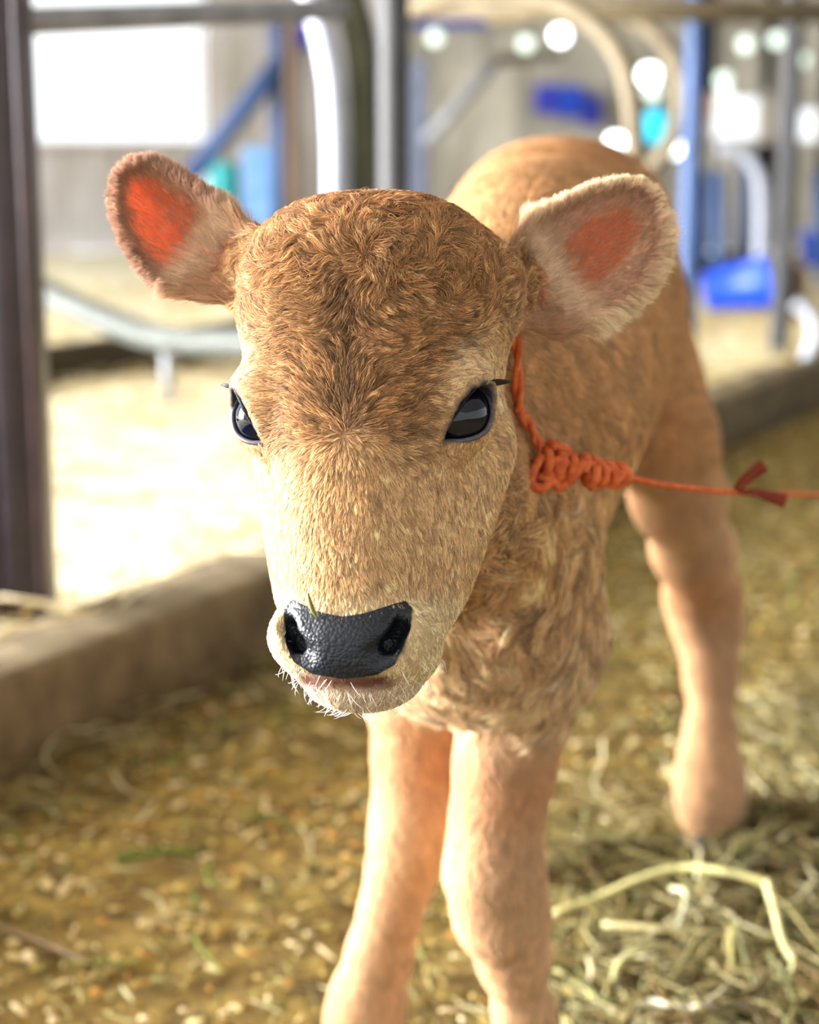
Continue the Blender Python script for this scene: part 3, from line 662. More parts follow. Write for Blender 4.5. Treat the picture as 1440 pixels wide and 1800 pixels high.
# --- pigment, plus shading painted on the leg fronts
GD = {g_: sdf(V, [g_]) for g_ in ('body', 'neck', 'leg', 'head', 'ear', 'ear0')}
def noseuv(q): return q[:, 0], q[:, 1], q[:, 2]
_np_half = [(0.0, -10.55), (1.1, -10.38), (2.2, -10.02), (2.95, -9.78), (3.38, -10.2), (3.42, -11.1), (3.1, -12.15), (2.65, -12.95), (1.7, -13.5), (0.0, -13.72)]
NOSEP = np.array(_np_half + [(-x_, y_) for x_, y_ in _np_half[::-1][1:-1]]) + (0.1, 0)
def nose_sd(q): return poly_sd(q[:, 0], q[:, 1], NOSEP)
def nose_mask(q):
    m = smooth(0.10, -0.10, nose_sd(q)) * (q[:, 2] > -0.5)
    return m
def pigment(P, N, GD):
    q = tohead(P); x, y, z = q.T; n = len(P)
    h = np.minimum(GD['head'], GD['ear0']); ear = GD['ear']; body = np.minimum(GD['body'], GD['neck']); lg = GD['leg']
    wh = smooth(0.012, -0.004, h); we = smooth(0.003, -0.0015, ear) * smooth(-0.001, 0.006, h); wl_ = smooth(0.02, -0.005, lg) * smooth(-0.02, 0.03, body)
    c = np.tile(lin((190, 140, 88)), (n, 1))
    def mix(c, col, w_): return c + (lin(col) - c) * np.clip(w_, 0, 1)[:, None]
    c = mix(c, (166, 114, 68), smooth(0.70, 0.77, P[:, 2]) * 0.8)
    c = mix(c, (206, 164, 118), smooth(0.52, 0.40, P[:, 2]) * 0.8)
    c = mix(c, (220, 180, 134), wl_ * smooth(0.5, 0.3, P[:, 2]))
    c = mix(c, (166, 124, 86), 0.7 * wl_ * smooth(0.45, 0.85, -N[:, 1] + 0.35 * N[:, 0]) * smooth(0.47, 0.40, P[:, 2]) * (0.7 + 0.3 * snoise(P, 6)))  # front faces of the legs browner: shading put into the coat colour
    c = mix(c, (190, 128, 76), wl_ * 0.5 * smooth(0.24, 0.30, P[:, 2]) * smooth(0.36, 0.30, P[:, 2]))
    # face: brown forehead, fawn cheeks, pale ring round the muzzle
    f = np.tile(lin((212, 168, 116)), (n, 1))
    fore = smooth(-4.2, 0.5, y + 0.9 * snoise(q, 0.25)) * smooth(6.3, 3.6, np.abs(x + 0.2) - np.clip(y - 2, 0, 5) * 0.9)
    f = mix(f, (138, 90, 48), fore)
    f = mix(f, (66, 36, 15), fore * 0.9 * np.exp(-((x + 0.05) / 1.15) ** 2) * smooth(-2.5, -0.5, y) * smooth(9.5, 6, y))
    f = mix(f, (196, 148, 94), 0.7 * smooth(-8.5, -3, y) * smooth(2.8, 1.2, np.abs(x)) * (1 - fore))
    f = mix(f, (232, 206, 158), smooth(-8.8, -10.4, y) * 0.85)
    f = mix(f, (226, 204, 176), smooth(-13.6, -14.4, y))
    f = mix(f, (98, 50, 44), smooth(-13.3, -13.8, y) * smooth(-14.5, -14.1, y) * smooth(3.0, 2.2, np.abs(x)) * (z > 0.5))
    f = mix(f, (226, 188, 140), 0.6 * smooth(-0.5, 1.2, y) * smooth(4.4, 3.0, y) * smooth(4.6, 5.6, np.abs(x)))
    f = mix(f, (118, 66, 34), 0.5 * smooth(9.5, 11.5, y))
    c = c + (f - c) * wh[:, None]
    dark = np.zeros(n)
    for s in (-1, 1):
        a, b_, nn = eye_uv(q, s); sd = poly_sd(a, b_, ALM)
        f2 = (nn > -0.3) & (np.abs(sd) < 3)
        lid = smooth(0.30, 0.05, sd - 0.10 * smooth(-0.5, 1.5, b_)) * f2
        dark = np.maximum(dark, lid)
        c = mix(c, (72, 66, 68), lid)
    nm = nose_mask(q) * wh
    c = mix(c, (22, 26, 32), nm)
    # ears
    inner = np.zeros(n); trans = np.zeros(n); rim = np.zeros(n)
    for E_ in (EARL, EARR):
        u, v, w_ = E_.uvw(P); sd = poly_sd(u, v, E_.poly); g_ = E_.sheet(u, sd); fr = smooth(-0.0005, 0.0015, w_ - g_)
        mk = we * (sd < 0.02)
        inn = mk * fr * smooth(-0.004, -0.011, sd)
        if E_.side > 0:            # on this ear only a slanting band is bare
            cu, cv = [(at(1030, 446, 0.945) - E_.o) @ a_ for a_ in (E_.u, E_.v)]; du, dv = [(at(1110, 372, 0.945) - at(935, 535, 0.945)) @ a_ for a_ in (E_.u, E_.v)]
            dl = math.hypot(du, dv); du, dv = du / dl, dv / dl; pu = (u - cu) * du + (v - cv) * dv; pv = -(u - cu) * dv + (v - cv) * du
            inn *= smooth(1.15, 0.75, np.sqrt((pu / 0.046) ** 2 + (pv / 0.0185) ** 2) + 0.12 * snoise(P, 60))
        inner = np.maximum(inner, inn); trans = np.maximum(trans, mk * (1.0 if E_.side < 0 else 0.45)); rim = np.maximum(rim, mk * smooth(-0.012, -0.003, sd))
    c = mix(c, (196, 150, 112), np.minimum(trans * 2, 1) * 0.9)
    c = mix(c, (178, 68, 28), inner)
    return c, dict(wh=wh, we=we, wl=wl_, nose=nm, lid=dark, inner=inner, trans=trans, rim=rim, fore=fore * wh, q=q)
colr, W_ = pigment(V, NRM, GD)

def attr(me, name, arr, typ='FLOAT_COLOR'):
    a = me.attributes.new(name, typ, 'POINT')
    if typ == 'FLOAT_COLOR': a.data.foreach_set('color', np.hstack([arr, np.ones((len(arr), 1))]).astype(np.float32).ravel())
    else: a.data.foreach_set('value', arr.astype(np.float32))
def coat_mat(name, hair):
    m = bpy.data.materials.new(name); m.use_nodes = True; nt = m.node_tree; n = nt.nodes; l = nt.links; b = n['Principled BSDF']
    a = n.new('ShaderNodeAttribute'); a.attribute_name = 'tint'
    b.inputs['Roughness'].default_value = 0.62 if hair else 0.7; b.inputs['Specular IOR Level'].default_value = 0.25
    l.new(a.outputs['Color'], b.inputs['Base Color'])
    if hair:
        tr = n.new('ShaderNodeBsdfTranslucent'); l.new(a.outputs['Color'], tr.inputs['Color'])
        mx = n.new('ShaderNodeMixShader'); mx.inputs[0].default_value = 0.3
        l.new(b.outputs[0], mx.inputs[1]); l.new(tr.outputs[0], mx.inputs[2]); l.new(mx.outputs[0], n['Material Output'].inputs[0])
    else:
        t = n.new('ShaderNodeAttribute'); t.attribute_name = 'thin'
        tr = n.new('ShaderNodeBsdfTranslucent'); tr.inputs['Color'].default_value = (1.0, 0.32, 0.14, 1)
        mt = n.new('ShaderNodeMath'); mt.operation = 'MULTIPLY'; mt.inputs[1].default_value = 0.65; l.new(t.outputs['Fac'], mt.inputs[0])
        mx = n.new('ShaderNodeMixShader'); l.new(mt.outputs[0], mx.inputs[0])
        l.new(b.outputs[0], mx.inputs[1]); l.new(tr.outputs[0], mx.inputs[2]); l.new(mx.outputs[0], n['Material Output'].inputs[0])
        nz = n.new('ShaderNodeTexNoise'); nz.inputs['Scale'].default_value = 260; tc = n.new('ShaderNodeTexCoord'); l.new(tc.outputs['Object'], nz.inputs[0])
        bp = n.new('ShaderNodeBump'); bp.inputs['Strength'].default_value = 0.25; bp.inputs['Distance'].default_value = 0.002
        l.new(nz.outputs[0], bp.inputs['Height']); l.new(bp.outputs[0], b.inputs['Normal'])
    return m
M['hide'] = coat_mat('calf_hide', False); M['hair'] = coat_mat('calf_hair', True)
ORG = np.array((float(np.mean(V[:, 0])), float(np.mean(V[:, 1])), 0.0))
def calfpart(name, v, f, m, parent, **kw):
    return link(name, meshdata(name, np.asarray(v) - ORG, f, **kw), m, parent)
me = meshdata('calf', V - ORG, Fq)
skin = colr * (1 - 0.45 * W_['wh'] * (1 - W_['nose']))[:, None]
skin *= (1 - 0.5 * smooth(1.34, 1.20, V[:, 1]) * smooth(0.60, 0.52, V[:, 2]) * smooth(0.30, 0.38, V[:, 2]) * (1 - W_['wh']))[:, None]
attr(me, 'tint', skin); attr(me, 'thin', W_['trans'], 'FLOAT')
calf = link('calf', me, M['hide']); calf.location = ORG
tag(calf, 'fawn brown calf with dark wet nose standing on the littered barn floor', 'calf')

# nose leather: the wet pebbled patch between and around the nostrils
M['nose'] = bpy.data.materials.new('nose_leather'); M['nose'].use_nodes = True
nt = M['nose'].node_tree; n = nt.nodes; l = nt.links; b = n['Principled BSDF']
b.inputs['Base Color'].default_value = L4((14, 19, 28)); b.inputs['Roughness'].default_value = 0.4; b.inputs['Specular IOR Level'].default_value = 0.38
tc = n.new('ShaderNodeTexCoord'); vo = n.new('ShaderNodeTexVoronoi'); vo.inputs['Scale'].default_value = 520; l.new(tc.outputs['Object'], vo.inputs[0])
bp = n.new('ShaderNodeBump'); bp.inputs['Strength'].default_value = 0.5; bp.inputs['Distance'].default_value = 0.0008; bp.invert = True
l.new(vo.outputs['Distance'], bp.inputs['Height']); l.new(bp.outputs[0], b.inputs['Normal'])
fm = ((nose_sd(W_['q']) < 0.12) & (W_['q'][:, 2] > -0.5))[Fq].all(1) & (W_['wh'][Fq] > .5).all(1); ff = Fq[fm]; uv_, inv = np.unique(ff, return_inverse=True); inv = inv.reshape(-1, 4)
ed = np.sort(np.vstack([inv[:, [0, 1]], inv[:, [1, 2]], inv[:, [2, 3]], inv[:, [3, 0]]]), 1); eu_, ec_ = np.unique(ed, axis=0, return_counts=True)
bnd = np.unique(eu_[ec_ == 1]); nv = V[uv_].copy()
for _ in range(4):                                   # settle the border on the outline and back on the surface
    qb = tohead(nv[bnd]); d0 = nose_sd(qb); e_ = 0.01
    gx = (nose_sd(qb + (e_, 0, 0)) - d0) / e_; gy = (nose_sd(qb + (0, e_, 0)) - d0) / e_
    qb[:, 0] -= np.clip(d0, -.2, .2) * gx; qb[:, 1] -= np.clip(d0, -.2, .2) * gy
    pb = HO + (qb / 100) @ HB; gg = grad(pb); pb -= np.clip(sdf(pb), -.002, .002)[:, None] * gg / np.maximum((gg * gg).sum(1), .3)[:, None]; nv[bnd] = pb
calfpart('nose', nv + NRM[uv_] * 0.0006, inv, M['nose'], calf)

# eyes
M['eye'] = mat('eye', (4, 8, 24), 0.05, spec=0.45)
M['lash'] = mat('eyelash', (14, 11, 11), 0.5); M['lid'] = mat('eyelid_skin', (58, 54, 58), 0.45, (84, 78, 80), 400)
def rot_to(n_):
    z = np.asarray(n_); x = np.cross((0, 0, 1), z); x /= np.linalg.norm(x); return np.stack([x, np.cross(z, x), z], 1)
for s in (-1, 1):
    c, nn, e2, e1 = EYE[s]; cw = fromhead(c); R = rot_to(nn @ HB); r = EYE_R * 0.01
    prof = [(max(1e-5, r * math.sin(t)), -r * math.cos(t) + 0.0009 * max(0.0, -math.cos(t)) ** 6) for t in np.linspace(0, PI, 25)]
    mb = MB().lathe(prof, cw - ORG, 36, R); eye = mb.build('eye', M['eye'], calf)
    # lid rim following the opening
    def onball(a, b_, rr): a *= SA[s]; b_ *= 0.9; z = math.sqrt(max(0.05, rr * rr - a * a - b_ * b_)); return fromhead(c + e2 * a + e1 * b_ + nn * z) - ORG
    loop = bez(np.vstack([ALM, ALM[:1]]), 5)
    pts = np.array([onball(a * 1.03, b_ * 1.03, EYE_R + 0.16) for a, b_ in loop])
    MB().tube(pts, 0.0014, 8, cap=False).build('eyelid', M['lid'], eye)
    lash = MB()
    top = bez(ALM[1:6], 14)
    for i, (a, b_) in enumerate(top):
        a *= SA[s]; b_ *= 0.9
        t_ = i / len(top); L = 0.4 + 1.5 * t_
        for j in range(2):
            jx, jy = rng.normal(0, 0.05, 2)
            p0 = c + e2 * a * 1.05 + e1 * b_ * 1.05 + nn * math.sqrt(max(0.1, (EYE_R + 0.1) ** 2 - a * a - b_ * b_))
            d0 = nn * 0.75 + e1 * (0.15 + 0.1 * jy) + e2 * (0.15 + 0.95 * t_ + jx); d0 /= np.linalg.norm(d0)
            ps = [fromhead(p0 + d0 * L * k + e1 * 0.1 * k * k - nn * 0.15 * L * k * k) - ORG for k in (0, .35, .7, 1)]
            lash.tube(ps, [0.00042, 0.00036, 0.00025, 0.00006], 4)
    lash.build('eyelash', M['lash'], eye)
# hooves: two claws on each foot
M['hoof'] = mat('hoof', (92, 84, 78), 0.5, (128, 118, 108), 60)
for (px, py, Y, wd) in ((930, 1950, 1.185, .021), (632, 1905, 1.26, .021), (1252, 1492, 1.72, .020), (880, 1520, 1.655, .020)):
    base = atY(px, py, Y); 
    for s in (-1, 1):
        mb = MB(); cx = base[0] + s * wd * 0.62
        rings = []
        for z_, fr, wd_ in ((0.0, 0.045, 1.0), (0.012, 0.040, 1.0), (0.028, 0.030, 0.92), (0.042, 0.020, 0.8), (0.05, 0.012, 0.5)):
            for k in range(16):
                a = 2 * PI * k / 16; sx, sy = math.cos(a), math.sin(a)
                rings.append((cx + sx * wd * 0.60 * wd_, base[1] + 0.004 - (fr if sy < 0 else 0.024) * abs(sy) ** 0.8 * (1 if sy < 0 else -1), z_))
        f = [(i * 16 + k, i * 16 + k + 16, i * 16 + (k + 1) % 16 + 16, i * 16 + (k + 1) % 16) for i in range(4) for k in range(16)]
        mb.add(np.array(rings) - ORG, f + [tuple(range(16)), tuple(reversed(range(64, 80)))]).build('hoof', M['hoof'], calf)

# ------------------------------------------------------------------ coat: combed hairs grown from the hide
tri = np.vstack([Fq[:, [0, 1, 2]], Fq[:, [0, 2, 3]]])
ta = np.linalg.norm(np.cross(V[tri[:, 1]] - V[tri[:, 0]], V[tri[:, 2]] - V[tri[:, 0]]), axis=1) * 0.5 * 1e4     # cm2
def earinfo(P):
    best = np.full(len(P), 1e9); U_ = np.zeros(len(P)); SD = np.zeros(len(P)); OUT = np.zeros((len(P), 3)); FR = np.zeros(len(P)); SIDE = np.zeros(len(P)); EU = np.zeros((len(P), 3)); VV = np.zeros(len(P))
    for E_ in (EARL, EARR):
        u, v, w_ = E_.uvw(P); sd = poly_sd(u, v, E_.poly); e = 0.001
        gu = (poly_sd(u + e, v, E_.poly) - sd) / e; gv = (poly_sd(u, v + e, E_.poly) - sd) / e
        m = np.abs(sd) < best; best[m] = np.abs(sd)[m]; U_[m] = u[m]; VV[m] = v[m]; SD[m] = sd[m]; SIDE[m] = E_.side
        OUT[m] = gu[m, None] * E_.u + gv[m, None] * E_.v; EU[m] = E_.u; FR[m] = (w_ - E_.sheet(u, sd))[m]
    return U_, VV, SD, OUT, FR, SIDE, EU
def sample(dens):
    """dens: hairs per cm2 at each vertex"""
    w_ = ta * dens[tri].mean(1) * FUR; n_ = int(w_.sum()); cdf = np.cumsum(w_); k = np.searchsorted(cdf, rng.random(n_) * cdf[-1])
    r1, r2 = np.sqrt(rng.random(n_)), rng.random(n_); b_ = np.stack([1 - r1, r1 * (1 - r2), r1 * r2], 1); t_ = tri[k]
    def it(a): return (a[t_] * (b_[:, :, None] if a.ndim == 2 else b_)).sum(1)
    return it, n_
def unit(a): return a / np.maximum(np.linalg.norm(a, axis=1), 1e-9)[:, None]
def grow(name, P, N, T, L, lift, col, rad, clump=0.0, cell=0.004, curl=0.0, curlf=120.0, K_=5, bend=0.5, jit=0.18, vary=0.16):
    n_ = len(P); L = L * rng.uniform(0.7, 1.2, n_)
    T = T + rng.normal(0, jit, T.shape); T = unit(T - (T * N).sum(1)[:, None] * N)
    B = np.cross(N, T); ts = np.linspace(0, 1, K_); pts = np.zeros((n_, K_, 3))
    lf = lift * rng.uniform(0.7, 1.3, n_)
    ph = snoise(P, curlf, 1) * 3 + rng.normal(0, 0.4, n_)
    for i, t in enumerate(ts):
        pts[:, i] = P + (L * t)[:, None] * (T * np.sqrt(np.maximum(0.05, 1 - lf ** 2))[:, None] + N * (lf * (1 - bend * t))[:, None])
        if np.any(curl): pts[:, i] += (curl * L * t * np.sin(ph + t * 3.0))[:, None] * B
    if np.any(np.asarray(clump) > 0):
        q = P / cell + 0.6 * np.stack([snoise(P, 0.35 / cell, k) for k in range(3)], 1)
        key = np.floor(q).astype(np.int64); key = key[:, 0] * 73856093 ^ key[:, 1] * 19349663 ^ key[:, 2] * 83492791
        _, inv = np.unique(key, return_inverse=True); ct_ = np.bincount(inv)
        for i, t in enumerate(ts):
            mean = np.stack([np.bincount(inv, pts[:, i, a]) / ct_ for a in range(3)], 1)
            pts[:, i] += (mean[inv] - pts[:, i]) * (np.asarray(clump) * t ** 1.3 * rng.uniform(0.6, 1, n_))[:, None]
        cv = rng.normal(0, 1.0, len(ct_))[inv] * np.asarray(vary) * 0.7
    else: cv = 0
    col = col ** 0.74
    col = np.clip(col * np.exp(rng.normal(0, 1, n_) * np.asarray(vary) + cv)[:, None], 0, 0.95)
    c = bpy.data.hair_curves.new(name); c.add_curves([K_] * n_)
    c.points.foreach_set('position', (pts - ORG).astype(np.float32).ravel())
    a = c.attributes.new('radius', 'FLOAT', 'POINT')
    prof = np.array([1.0, 0.95, 0.8, 0.55, 0.12]) if K_ == 5 else np.linspace(1, .1, K_)
    a.data.foreach_set('value', (np.broadcast_to(np.asarray(rad), (n_,))[:, None] * prof[None]).astype(np.float32).ravel())
    a = c.attributes.new('tint', 'FLOAT_COLOR', 'CURVE')
    a.data.foreach_set('color', np.hstack([col, np.ones((n_, 1))]).astype(np.float32).ravel())
    return link(name, c, M['hair'], calf)

view = (NRM * unit(CAM - V)).sum(1)
face = np.where(view > -0.35, 1.0, 0.22)
h_ = np.minimum(GD['head'], GD['ear0']); ear_only = (W_['we'] > 0.5)
headv = (h_ < np.minimum(np.minimum(GD['body'], GD['neck']), GD['leg']) + 0.004) & ~ear_only
legv = (GD['leg'] < np.minimum(GD['body'], GD['neck']) - 0.002) & ~headv & ~ear_only & (V[:, 2] < 0.47)
bodyv = ~headv & ~ear_only & ~legv
bare = (1 - smooth(0.15, 0.5, W_['nose'])) * (1 - smooth(0.35, 0.7, W_['lid']))
for s in (-1, 1):
    a, b_, nn = eye_uv(W_['q'], s); bare *= ~((poly_sd(a, b_, ALM) < 0.26) & (nn > 0.1) & (nn < 3))
bare *= V[:, 2] > 0.045
q = W_['q']; bare *= 1 - 0.9 * smooth(-13.45, -13.7, q[:, 1]) * smooth(-14.45, -14.2, q[:, 1]) * smooth(2.8, 2.2, np.abs(q[:, 0])) * (q[:, 2] > 0.5)

# face
q = W_['q']
mzz = smooth(-9.5, -11.0, q[:, 1])
it, n_ = sample(headv * face * bare * (160 + 20 * W_['fore'] - 90 * mzz))
P = it(V); N = unit(it(NRM)); x, y, z = tohead(P).T
A_ = np.stack([x - 0.35, y - 8.6], 1); B_ = np.stack([x + 0.15, y + 1.2], 1)
fl = A_ / ((A_ ** 2).sum(1) + 0.25)[:, None] * 1.0 + B_ / ((B_ ** 2).sum(1) + 0.15)[:, None] * 1.1
fl[:, 1] -= 0.22 * smooth(-1.5, -4, y); fl = unit(fl)
nz = N @ HZ; sidew = smooth(0.55, 0.15, nz)
T = fl[:, :1] * HX + fl[:, 1:] * UP
T = T * (1 - sidew)[:, None] + (-0.75 * UP - 0.65 * HZ)[None] * (sidew * smooth(6.5, 3, y))[:, None] + (0.3 * UP - 0.9 * HZ)[None] * (sidew * smooth(3, 6.5, y))[:, None]
fo = it(W_['fore']); top = smooth(4.0, 8.0, y); mz = smooth(-9.0, -11.0, y)
sw = np.stack([snoise(P, 28, k) for k in range(3)], 1)
T = T + sw * (0.22 + 0.75 * top + 0.2 * fo)[:, None]
L = 0.0052 + 0.0034 * fo + 0.004 * top - 0.0022 * mz + 0.003 * smooth(-14, -15, y) + 0.003 * sidew * smooth(-2, -8, y) * (1 - mz)
for s in (-1, 1):
    ua, ub, un = eye_uv(tohead(P), s); sdE = poly_sd(ua, ub, ALM); nr_ = smooth(1.0, 0.3, sdE) * (un > -0.6) * (un < 3)
    away = unit(np.stack([ua - 0.1, ub], 1)); c_, nn_, e2_, e1_ = EYE[s]
    T = T * (1 - 0.9 * nr_)[:, None] + (away[:, :1] * (e2_ @ HB)[None] + away[:, 1:] * (e1_ @ HB)[None] - 0.2 * HZ[None]) * nr_[:, None]
    L = L * (1 - 0.55 * nr_)
col = it(colr)
grow('face_fur', P, N, T, L, 0.30 + 0.22 * top + 0.06 * fo, col, 0.00013, clump=0.86, cell=0.0038, curl=0.22 * top + 0.05, curlf=60, vary=0.27 + 0.18 * fo)

# ears
it, n_ = sample(ear_only * np.where(view > -0.35, 1.0, 0.5) * (300 + 420 * W_['rim']))
P = it(V); N = unit(it(NRM)); u, v, sd, OUT, FR, SIDE, EU = earinfo(P)
rimw = smooth(-0.012, -0.002, sd) * smooth(0.002, 0.040, u)
inn = it(W_['inner']); basew = smooth(0.046, 0.016, u)
T = EU * (1.0 - 0.6 * rimw)[:, None] + OUT * (0.25 + 1.2 * rimw)[:, None] + np.stack([snoise(P, 50, k) for k in range(3)], 1) * 0.25
low = smooth(0.0, -0.015, v * 1.0)
L = 0.0045 + 0.0045 * rimw + 0.010 * basew * (FR > 0) + np.where(SIDE > 0, 0.009, 0.002) * rimw * low
thin_ = rng.random(n_) > 0.94 * inn * (1 - basew * 0.75)
col = it(colr); cream = lin((236, 206, 164))
rim2 = smooth(-0.006, -0.001, sd)
wcr = np.clip(rim2 * np.where(SIDE > 0, 0.9, 0.25) + inn * 0.55 + basew * 0.7 * (FR > 0), 0, 0.92)
brn = lin((170, 122, 84)); bw = smooth(0.03, 0.008, u)
ecol = lin((186, 138, 106)) + (cream - lin((186, 138, 106))) * wcr[:, None]
ecol = ecol + (lin((168, 80, 36)) - ecol) * np.clip(inn * (1 - basew) * 0.9, 0, 1)[:, None]
ecol = ecol + (lin((146, 100, 80)) - ecol) * (rimw * (SIDE < 0) * 0.75)[:, None]
ecol = ecol + (brn - ecol) * bw[:, None]
ecol = np.where((FR < -0.0005)[:, None], np.where(SIDE[:, None] > 0, lin((232, 200, 150)), lin((160, 116, 84))), ecol)
k_ = thin_
grow('ear_fur', P[k_], N[k_], T[k_], L[k_], (0.28 + 0.45 * rimw)[k_], ecol[k_], 0.00010, clump=0.55, cell=0.0036, vary=0.14)

# trunk, neck and brisket
chest = smooth(1.34, 1.20, V[:, 1]) * smooth(0.60, 0.52, V[:, 2]) * smooth(0.30, 0.38, V[:, 2])
it, n_ = sample(bodyv * face * (34 + 14 * chest + 25 * smooth(1.2, 1.05, V[:, 1])))
P = it(V); N = unit(it(NRM)); ch = it(chest)
T = AX[None] * 0.9 + np.array((0, 0, -0.55))[None] * smooth(0.72, 0.6, P[:, 2])[:, None]
T = T * (1 - ch)[:, None] + (np.array((0.05, -0.25, -1.0))[None]) * ch[:, None] + np.stack([snoise(P, 14, k) for k in range(3)], 1) * (0.15 + 0.8 * ch)[:, None]
L = 0.016 + 0.024 * ch + 0.012 * smooth(0.50, 0.44, P[:, 2]) * (1 - ch)
grow('body_fur', P, N, T, L, 0.30 + 0.18 * ch, it(colr), 0.00023 + 0.00008 * ch, clump=0.6 + 0.36 * ch, cell=0.0105, curl=0.25 * ch + 0.03, curlf=30, vary=0.17 + 0.26 * ch)
# legs
it, n_ = sample(legv * face * bare * 60)
P = it(V); N = unit(it(NRM)); T = np.array((0, 0, -1.0))[None] + np.stack([snoise(P, 20, k) for k in range(3)], 1) * 0.2
grow('leg_fur', P, N, T, 0.011 + 0.006 * smooth(0.30, 0.36, P[:, 2]), 0.30, it(colr), 0.00018, clump=0.4, cell=0.007, vary=0.12)
# whiskers on the lips and chin
wp = []; 
it, n_ = sample(headv * ((q[:, 1] < -12.7) & (q[:, 2] > -3.5)).astype(float) * (1 - smooth(.1, .4, W_['nose'])) * 1.8)
P = it(V); N = unit(it(NRM)); T = (-0.8 * UP)[None] + np.sign(tohead(P)[:, :1]) * 0.5 * HX[None]
grow('whiskers', P, N, T, np.full(n_, 0.013), 0.8, np.tile(lin((250, 245, 238)), (n_, 1)), 0.00012, vary=0.05)

# ------------------------------------------------------------------ orange twine round the neck
M['twine'] = mat('orange_twine', (214, 110, 56), 0.8, (178, 76, 34), 160, bump=0.001)
M['twine_dark'] = mat('frayed_dark_twine', (96, 34, 16), 0.9, (130, 54, 30), 120)
kc = at(975, 815, 1.0)
twine = empty('twine_rope', 'orange twine knotted round the calf\'s neck with a lead running right', 'rope', None, kc)
def strands(path, r, n_=2, rs=None, turns=10.0, seg=8):
    path = np.asarray(path); mb = MB(); m = len(path); T = unit(np.gradient(path, axis=0))
    N = unit(np.cross(T, (0.1, 0.2, 1.0))); B = np.cross(T, N); rs = rs or r * 0.62
    for k in range(n_):
        ph = np.linspace(0, turns * 2 * PI, m) + 2 * PI * k / n_
        mb.tube(path + (N * np.cos(ph)[:, None] + B * np.sin(ph)[:, None]) * (r * 0.55), rs, seg)
    return mb
def tw(mb, name, m='twine'): return local(twine, mb).build(name, M[m], twine)
def onskin(px, py, off=0.004):
    r = ray(px, py); t = 0.80; L_ = np.linalg.norm(r)
    for _ in range(80):
        d_ = float(sdf((CAM + r * t)[None])[0])
        if d_ < off: break
        t += max(min(d_, 0.04) * 0.7, 0.0005) / L_
    return CAM + r * t
# the collar: a ring round the neck, found by walking outward from the neck's core
n0, n1_ = at(900, 700, 1.20), at(700, 560, 1.00); kp = onskin(962, 815, 0.010); ka = onskin(912, 712, 0.005)
na = unit((n1_ - n0)[None])[0]; dk = unit((ka - kp)[None])[0]; rax = na - dk * np.dot(na, dk); rax /= np.linalg.norm(rax)
rc = n0 + na * (np.dot(kp - n0, rax) / np.dot(na, rax))
r1 = unit((kp - rc)[None])[0]; r2 = np.cross(rax, r1); ring = []
for a_ in np.linspace(0, 2 * PI, 40, endpoint=False):
    dr = r1 * math.cos(a_) + r2 * math.sin(a_); rr = np.arange(0.03, 0.15, 0.002); vv = sdf(rc + rr[:, None] * dr, ('neck', 'body'))
    k_ = np.flatnonzero(vv > 0.008); ring.append(rc + dr * (rr[k_[0]] if len(k_) else 0.12))
ring = np.array(ring); ring = np.array([(np.roll(ring, 1, 0)[i] + ring[i] * 2 + np.roll(ring, -1, 0)[i]) / 4 for i in range(len(ring))])
near = np.argmin(np.linalg.norm(ring - kp, axis=1)); ring = np.roll(ring, -near, 0)
ia = int(np.argmin(np.linalg.norm(ring - ka, axis=1)))
if ia > len(ring) // 2: ring = np.roll(ring[::-1], 1, 0); ia = len(ring) - ia
loop = bez(np.vstack([kp[None], onskin(944, 776, 0.007)[None], onskin(924, 738, 0.007)[None], ka[None], ring[max(ia, 1) + 2:-1], kp[None]]), 8)
KD = float(np.dot(kp - CAM, FW))
tw(strands(loop, 0.0032, 2, turns=24), 'collar')
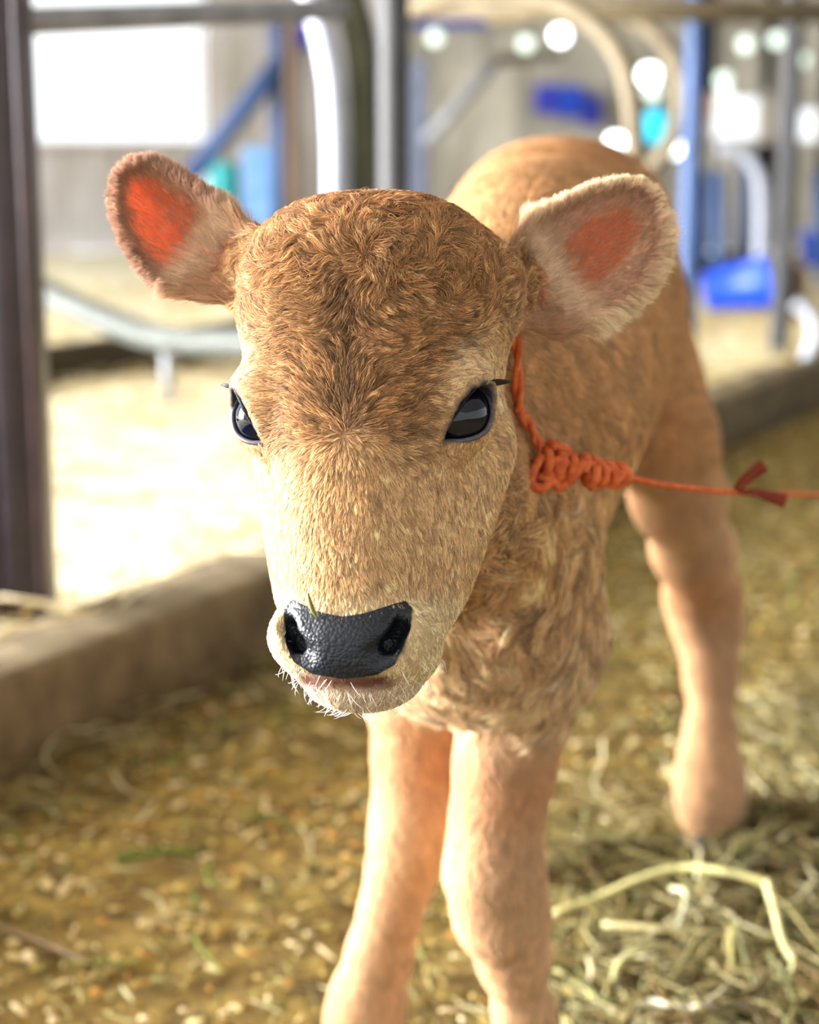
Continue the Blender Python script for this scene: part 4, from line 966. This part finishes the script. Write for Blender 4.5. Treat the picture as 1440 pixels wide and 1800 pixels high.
# the knots: coils of twine round the lead
def coil(a, b_, R0, R1, turns, rs, wob, ph0):
    t = np.linspace(0, 1, int(abs(turns) * 18)); ax_ = unit((b_ - a)[None])[0]; n1 = np.cross(ax_, (0, 1, 0)); n1 /= np.linalg.norm(n1); n2 = np.cross(ax_, n1)
    R = (R0 + (R1 - R0) * t) * (1 + wob * np.sin(t * 17 + ph0)); an = t * turns * 2 * PI + ph0
    c = a + (b_ - a) * (t + 0.05 * np.sin(t * 23 + ph0))[:, None]
    return c + n1 * (R * np.cos(an))[:, None] + n2 * (R * np.sin(an))[:, None]
k0, k1, k2 = at(952, 808, KD), at(1030, 826, KD + .005), at(1104, 838, KD + .02)
mb = MB()
mb.tube(coil(k0, k1, 0.0075, 0.0085, 3.2, 0, .3, 0.4), 0.0032, 8); mb.tube(coil(at(985, 785, KD), at(955, 850, KD), 0.007, 0.006, 2.2, 0, .2, 2.0), 0.0031, 8)
mb.tube(coil(k0, k1, 0.0055, 0.006, -2.6, 0, .3, 1.5), 0.0033, 8)
tw(mb, 'knot')
mb = MB(); mb.tube(coil(k1, k2, 0.0075, 0.0042, 3.6, 0, .25, 1.0), 0.0031, 8); mb.tube(coil(k1, k2, 0.005, 0.003, -3.0, 0, .25, 2.6), 0.0031, 8)
tw(mb, 'knot')
mb = MB()
for q_ in ([(952, 800), (938, 828), (934, 850), (952, 858), (972, 846), (985, 858), (1000, 842)], [(975, 780), (1000, 795), (1004, 820), (985, 838), (962, 832)], [(1040, 806), (1062, 818), (1086, 820), (1102, 836), (1088, 852), (1060, 850), (1036, 856)]):
    mb.tube(bez([at(x, y, KD - 0.008 + 0.0002 * (x - 950)) for x, y in q_], 6), 0.0030, 8)
tw(mb, 'knot_loop')
lead = bez([k2, at(1150, 850, KD + .04), at(1210, 858, KD + .08), at(1270, 864, KD + .13), at(1330, 868, KD + .2), at(1440, 869, KD + .35), at(1560, 872, KD + .6)], 12)
tw(strands(lead, 0.0022, 2, turns=22), 'lead')
tw(MB().tube(bez([at(1296, 864, KD + .155), at(1306, 848, KD + .155), at(1322, 834, KD + .155), at(1343, 818, KD + .155)], 6), np.linspace(0.0035, 0.0052, 19), 8), 'frayed_end', 'twine_dark')
tw(MB().tube(bez([at(1300, 864, KD + .155), at(1330, 866, KD + .155), at(1356, 874, KD + .155), at(1380, 880, KD + .155)], 6), np.linspace(0.0018, 0.0056, 19), 8), 'frayed_end', 'twine_dark')
# bit of leaf stuck on the nose
mb = MB(); lp = bez([fromhead(p) for p in ((-1.75, -9.35, 3.35), (-1.62, -9.8, 3.42), (-1.45, -10.25, 3.45), (-1.2, -10.65, 3.4))], 5)
mb.tube(lp, 0.0011 * np.sin(np.linspace(0.25, 2.9, len(lp))) + .0002, 8)
tag(mb.build('grass_bit', mat('grass_bit', (104, 98, 26), 0.6)), 'small olive grass bit stuck above the nose', 'grass')
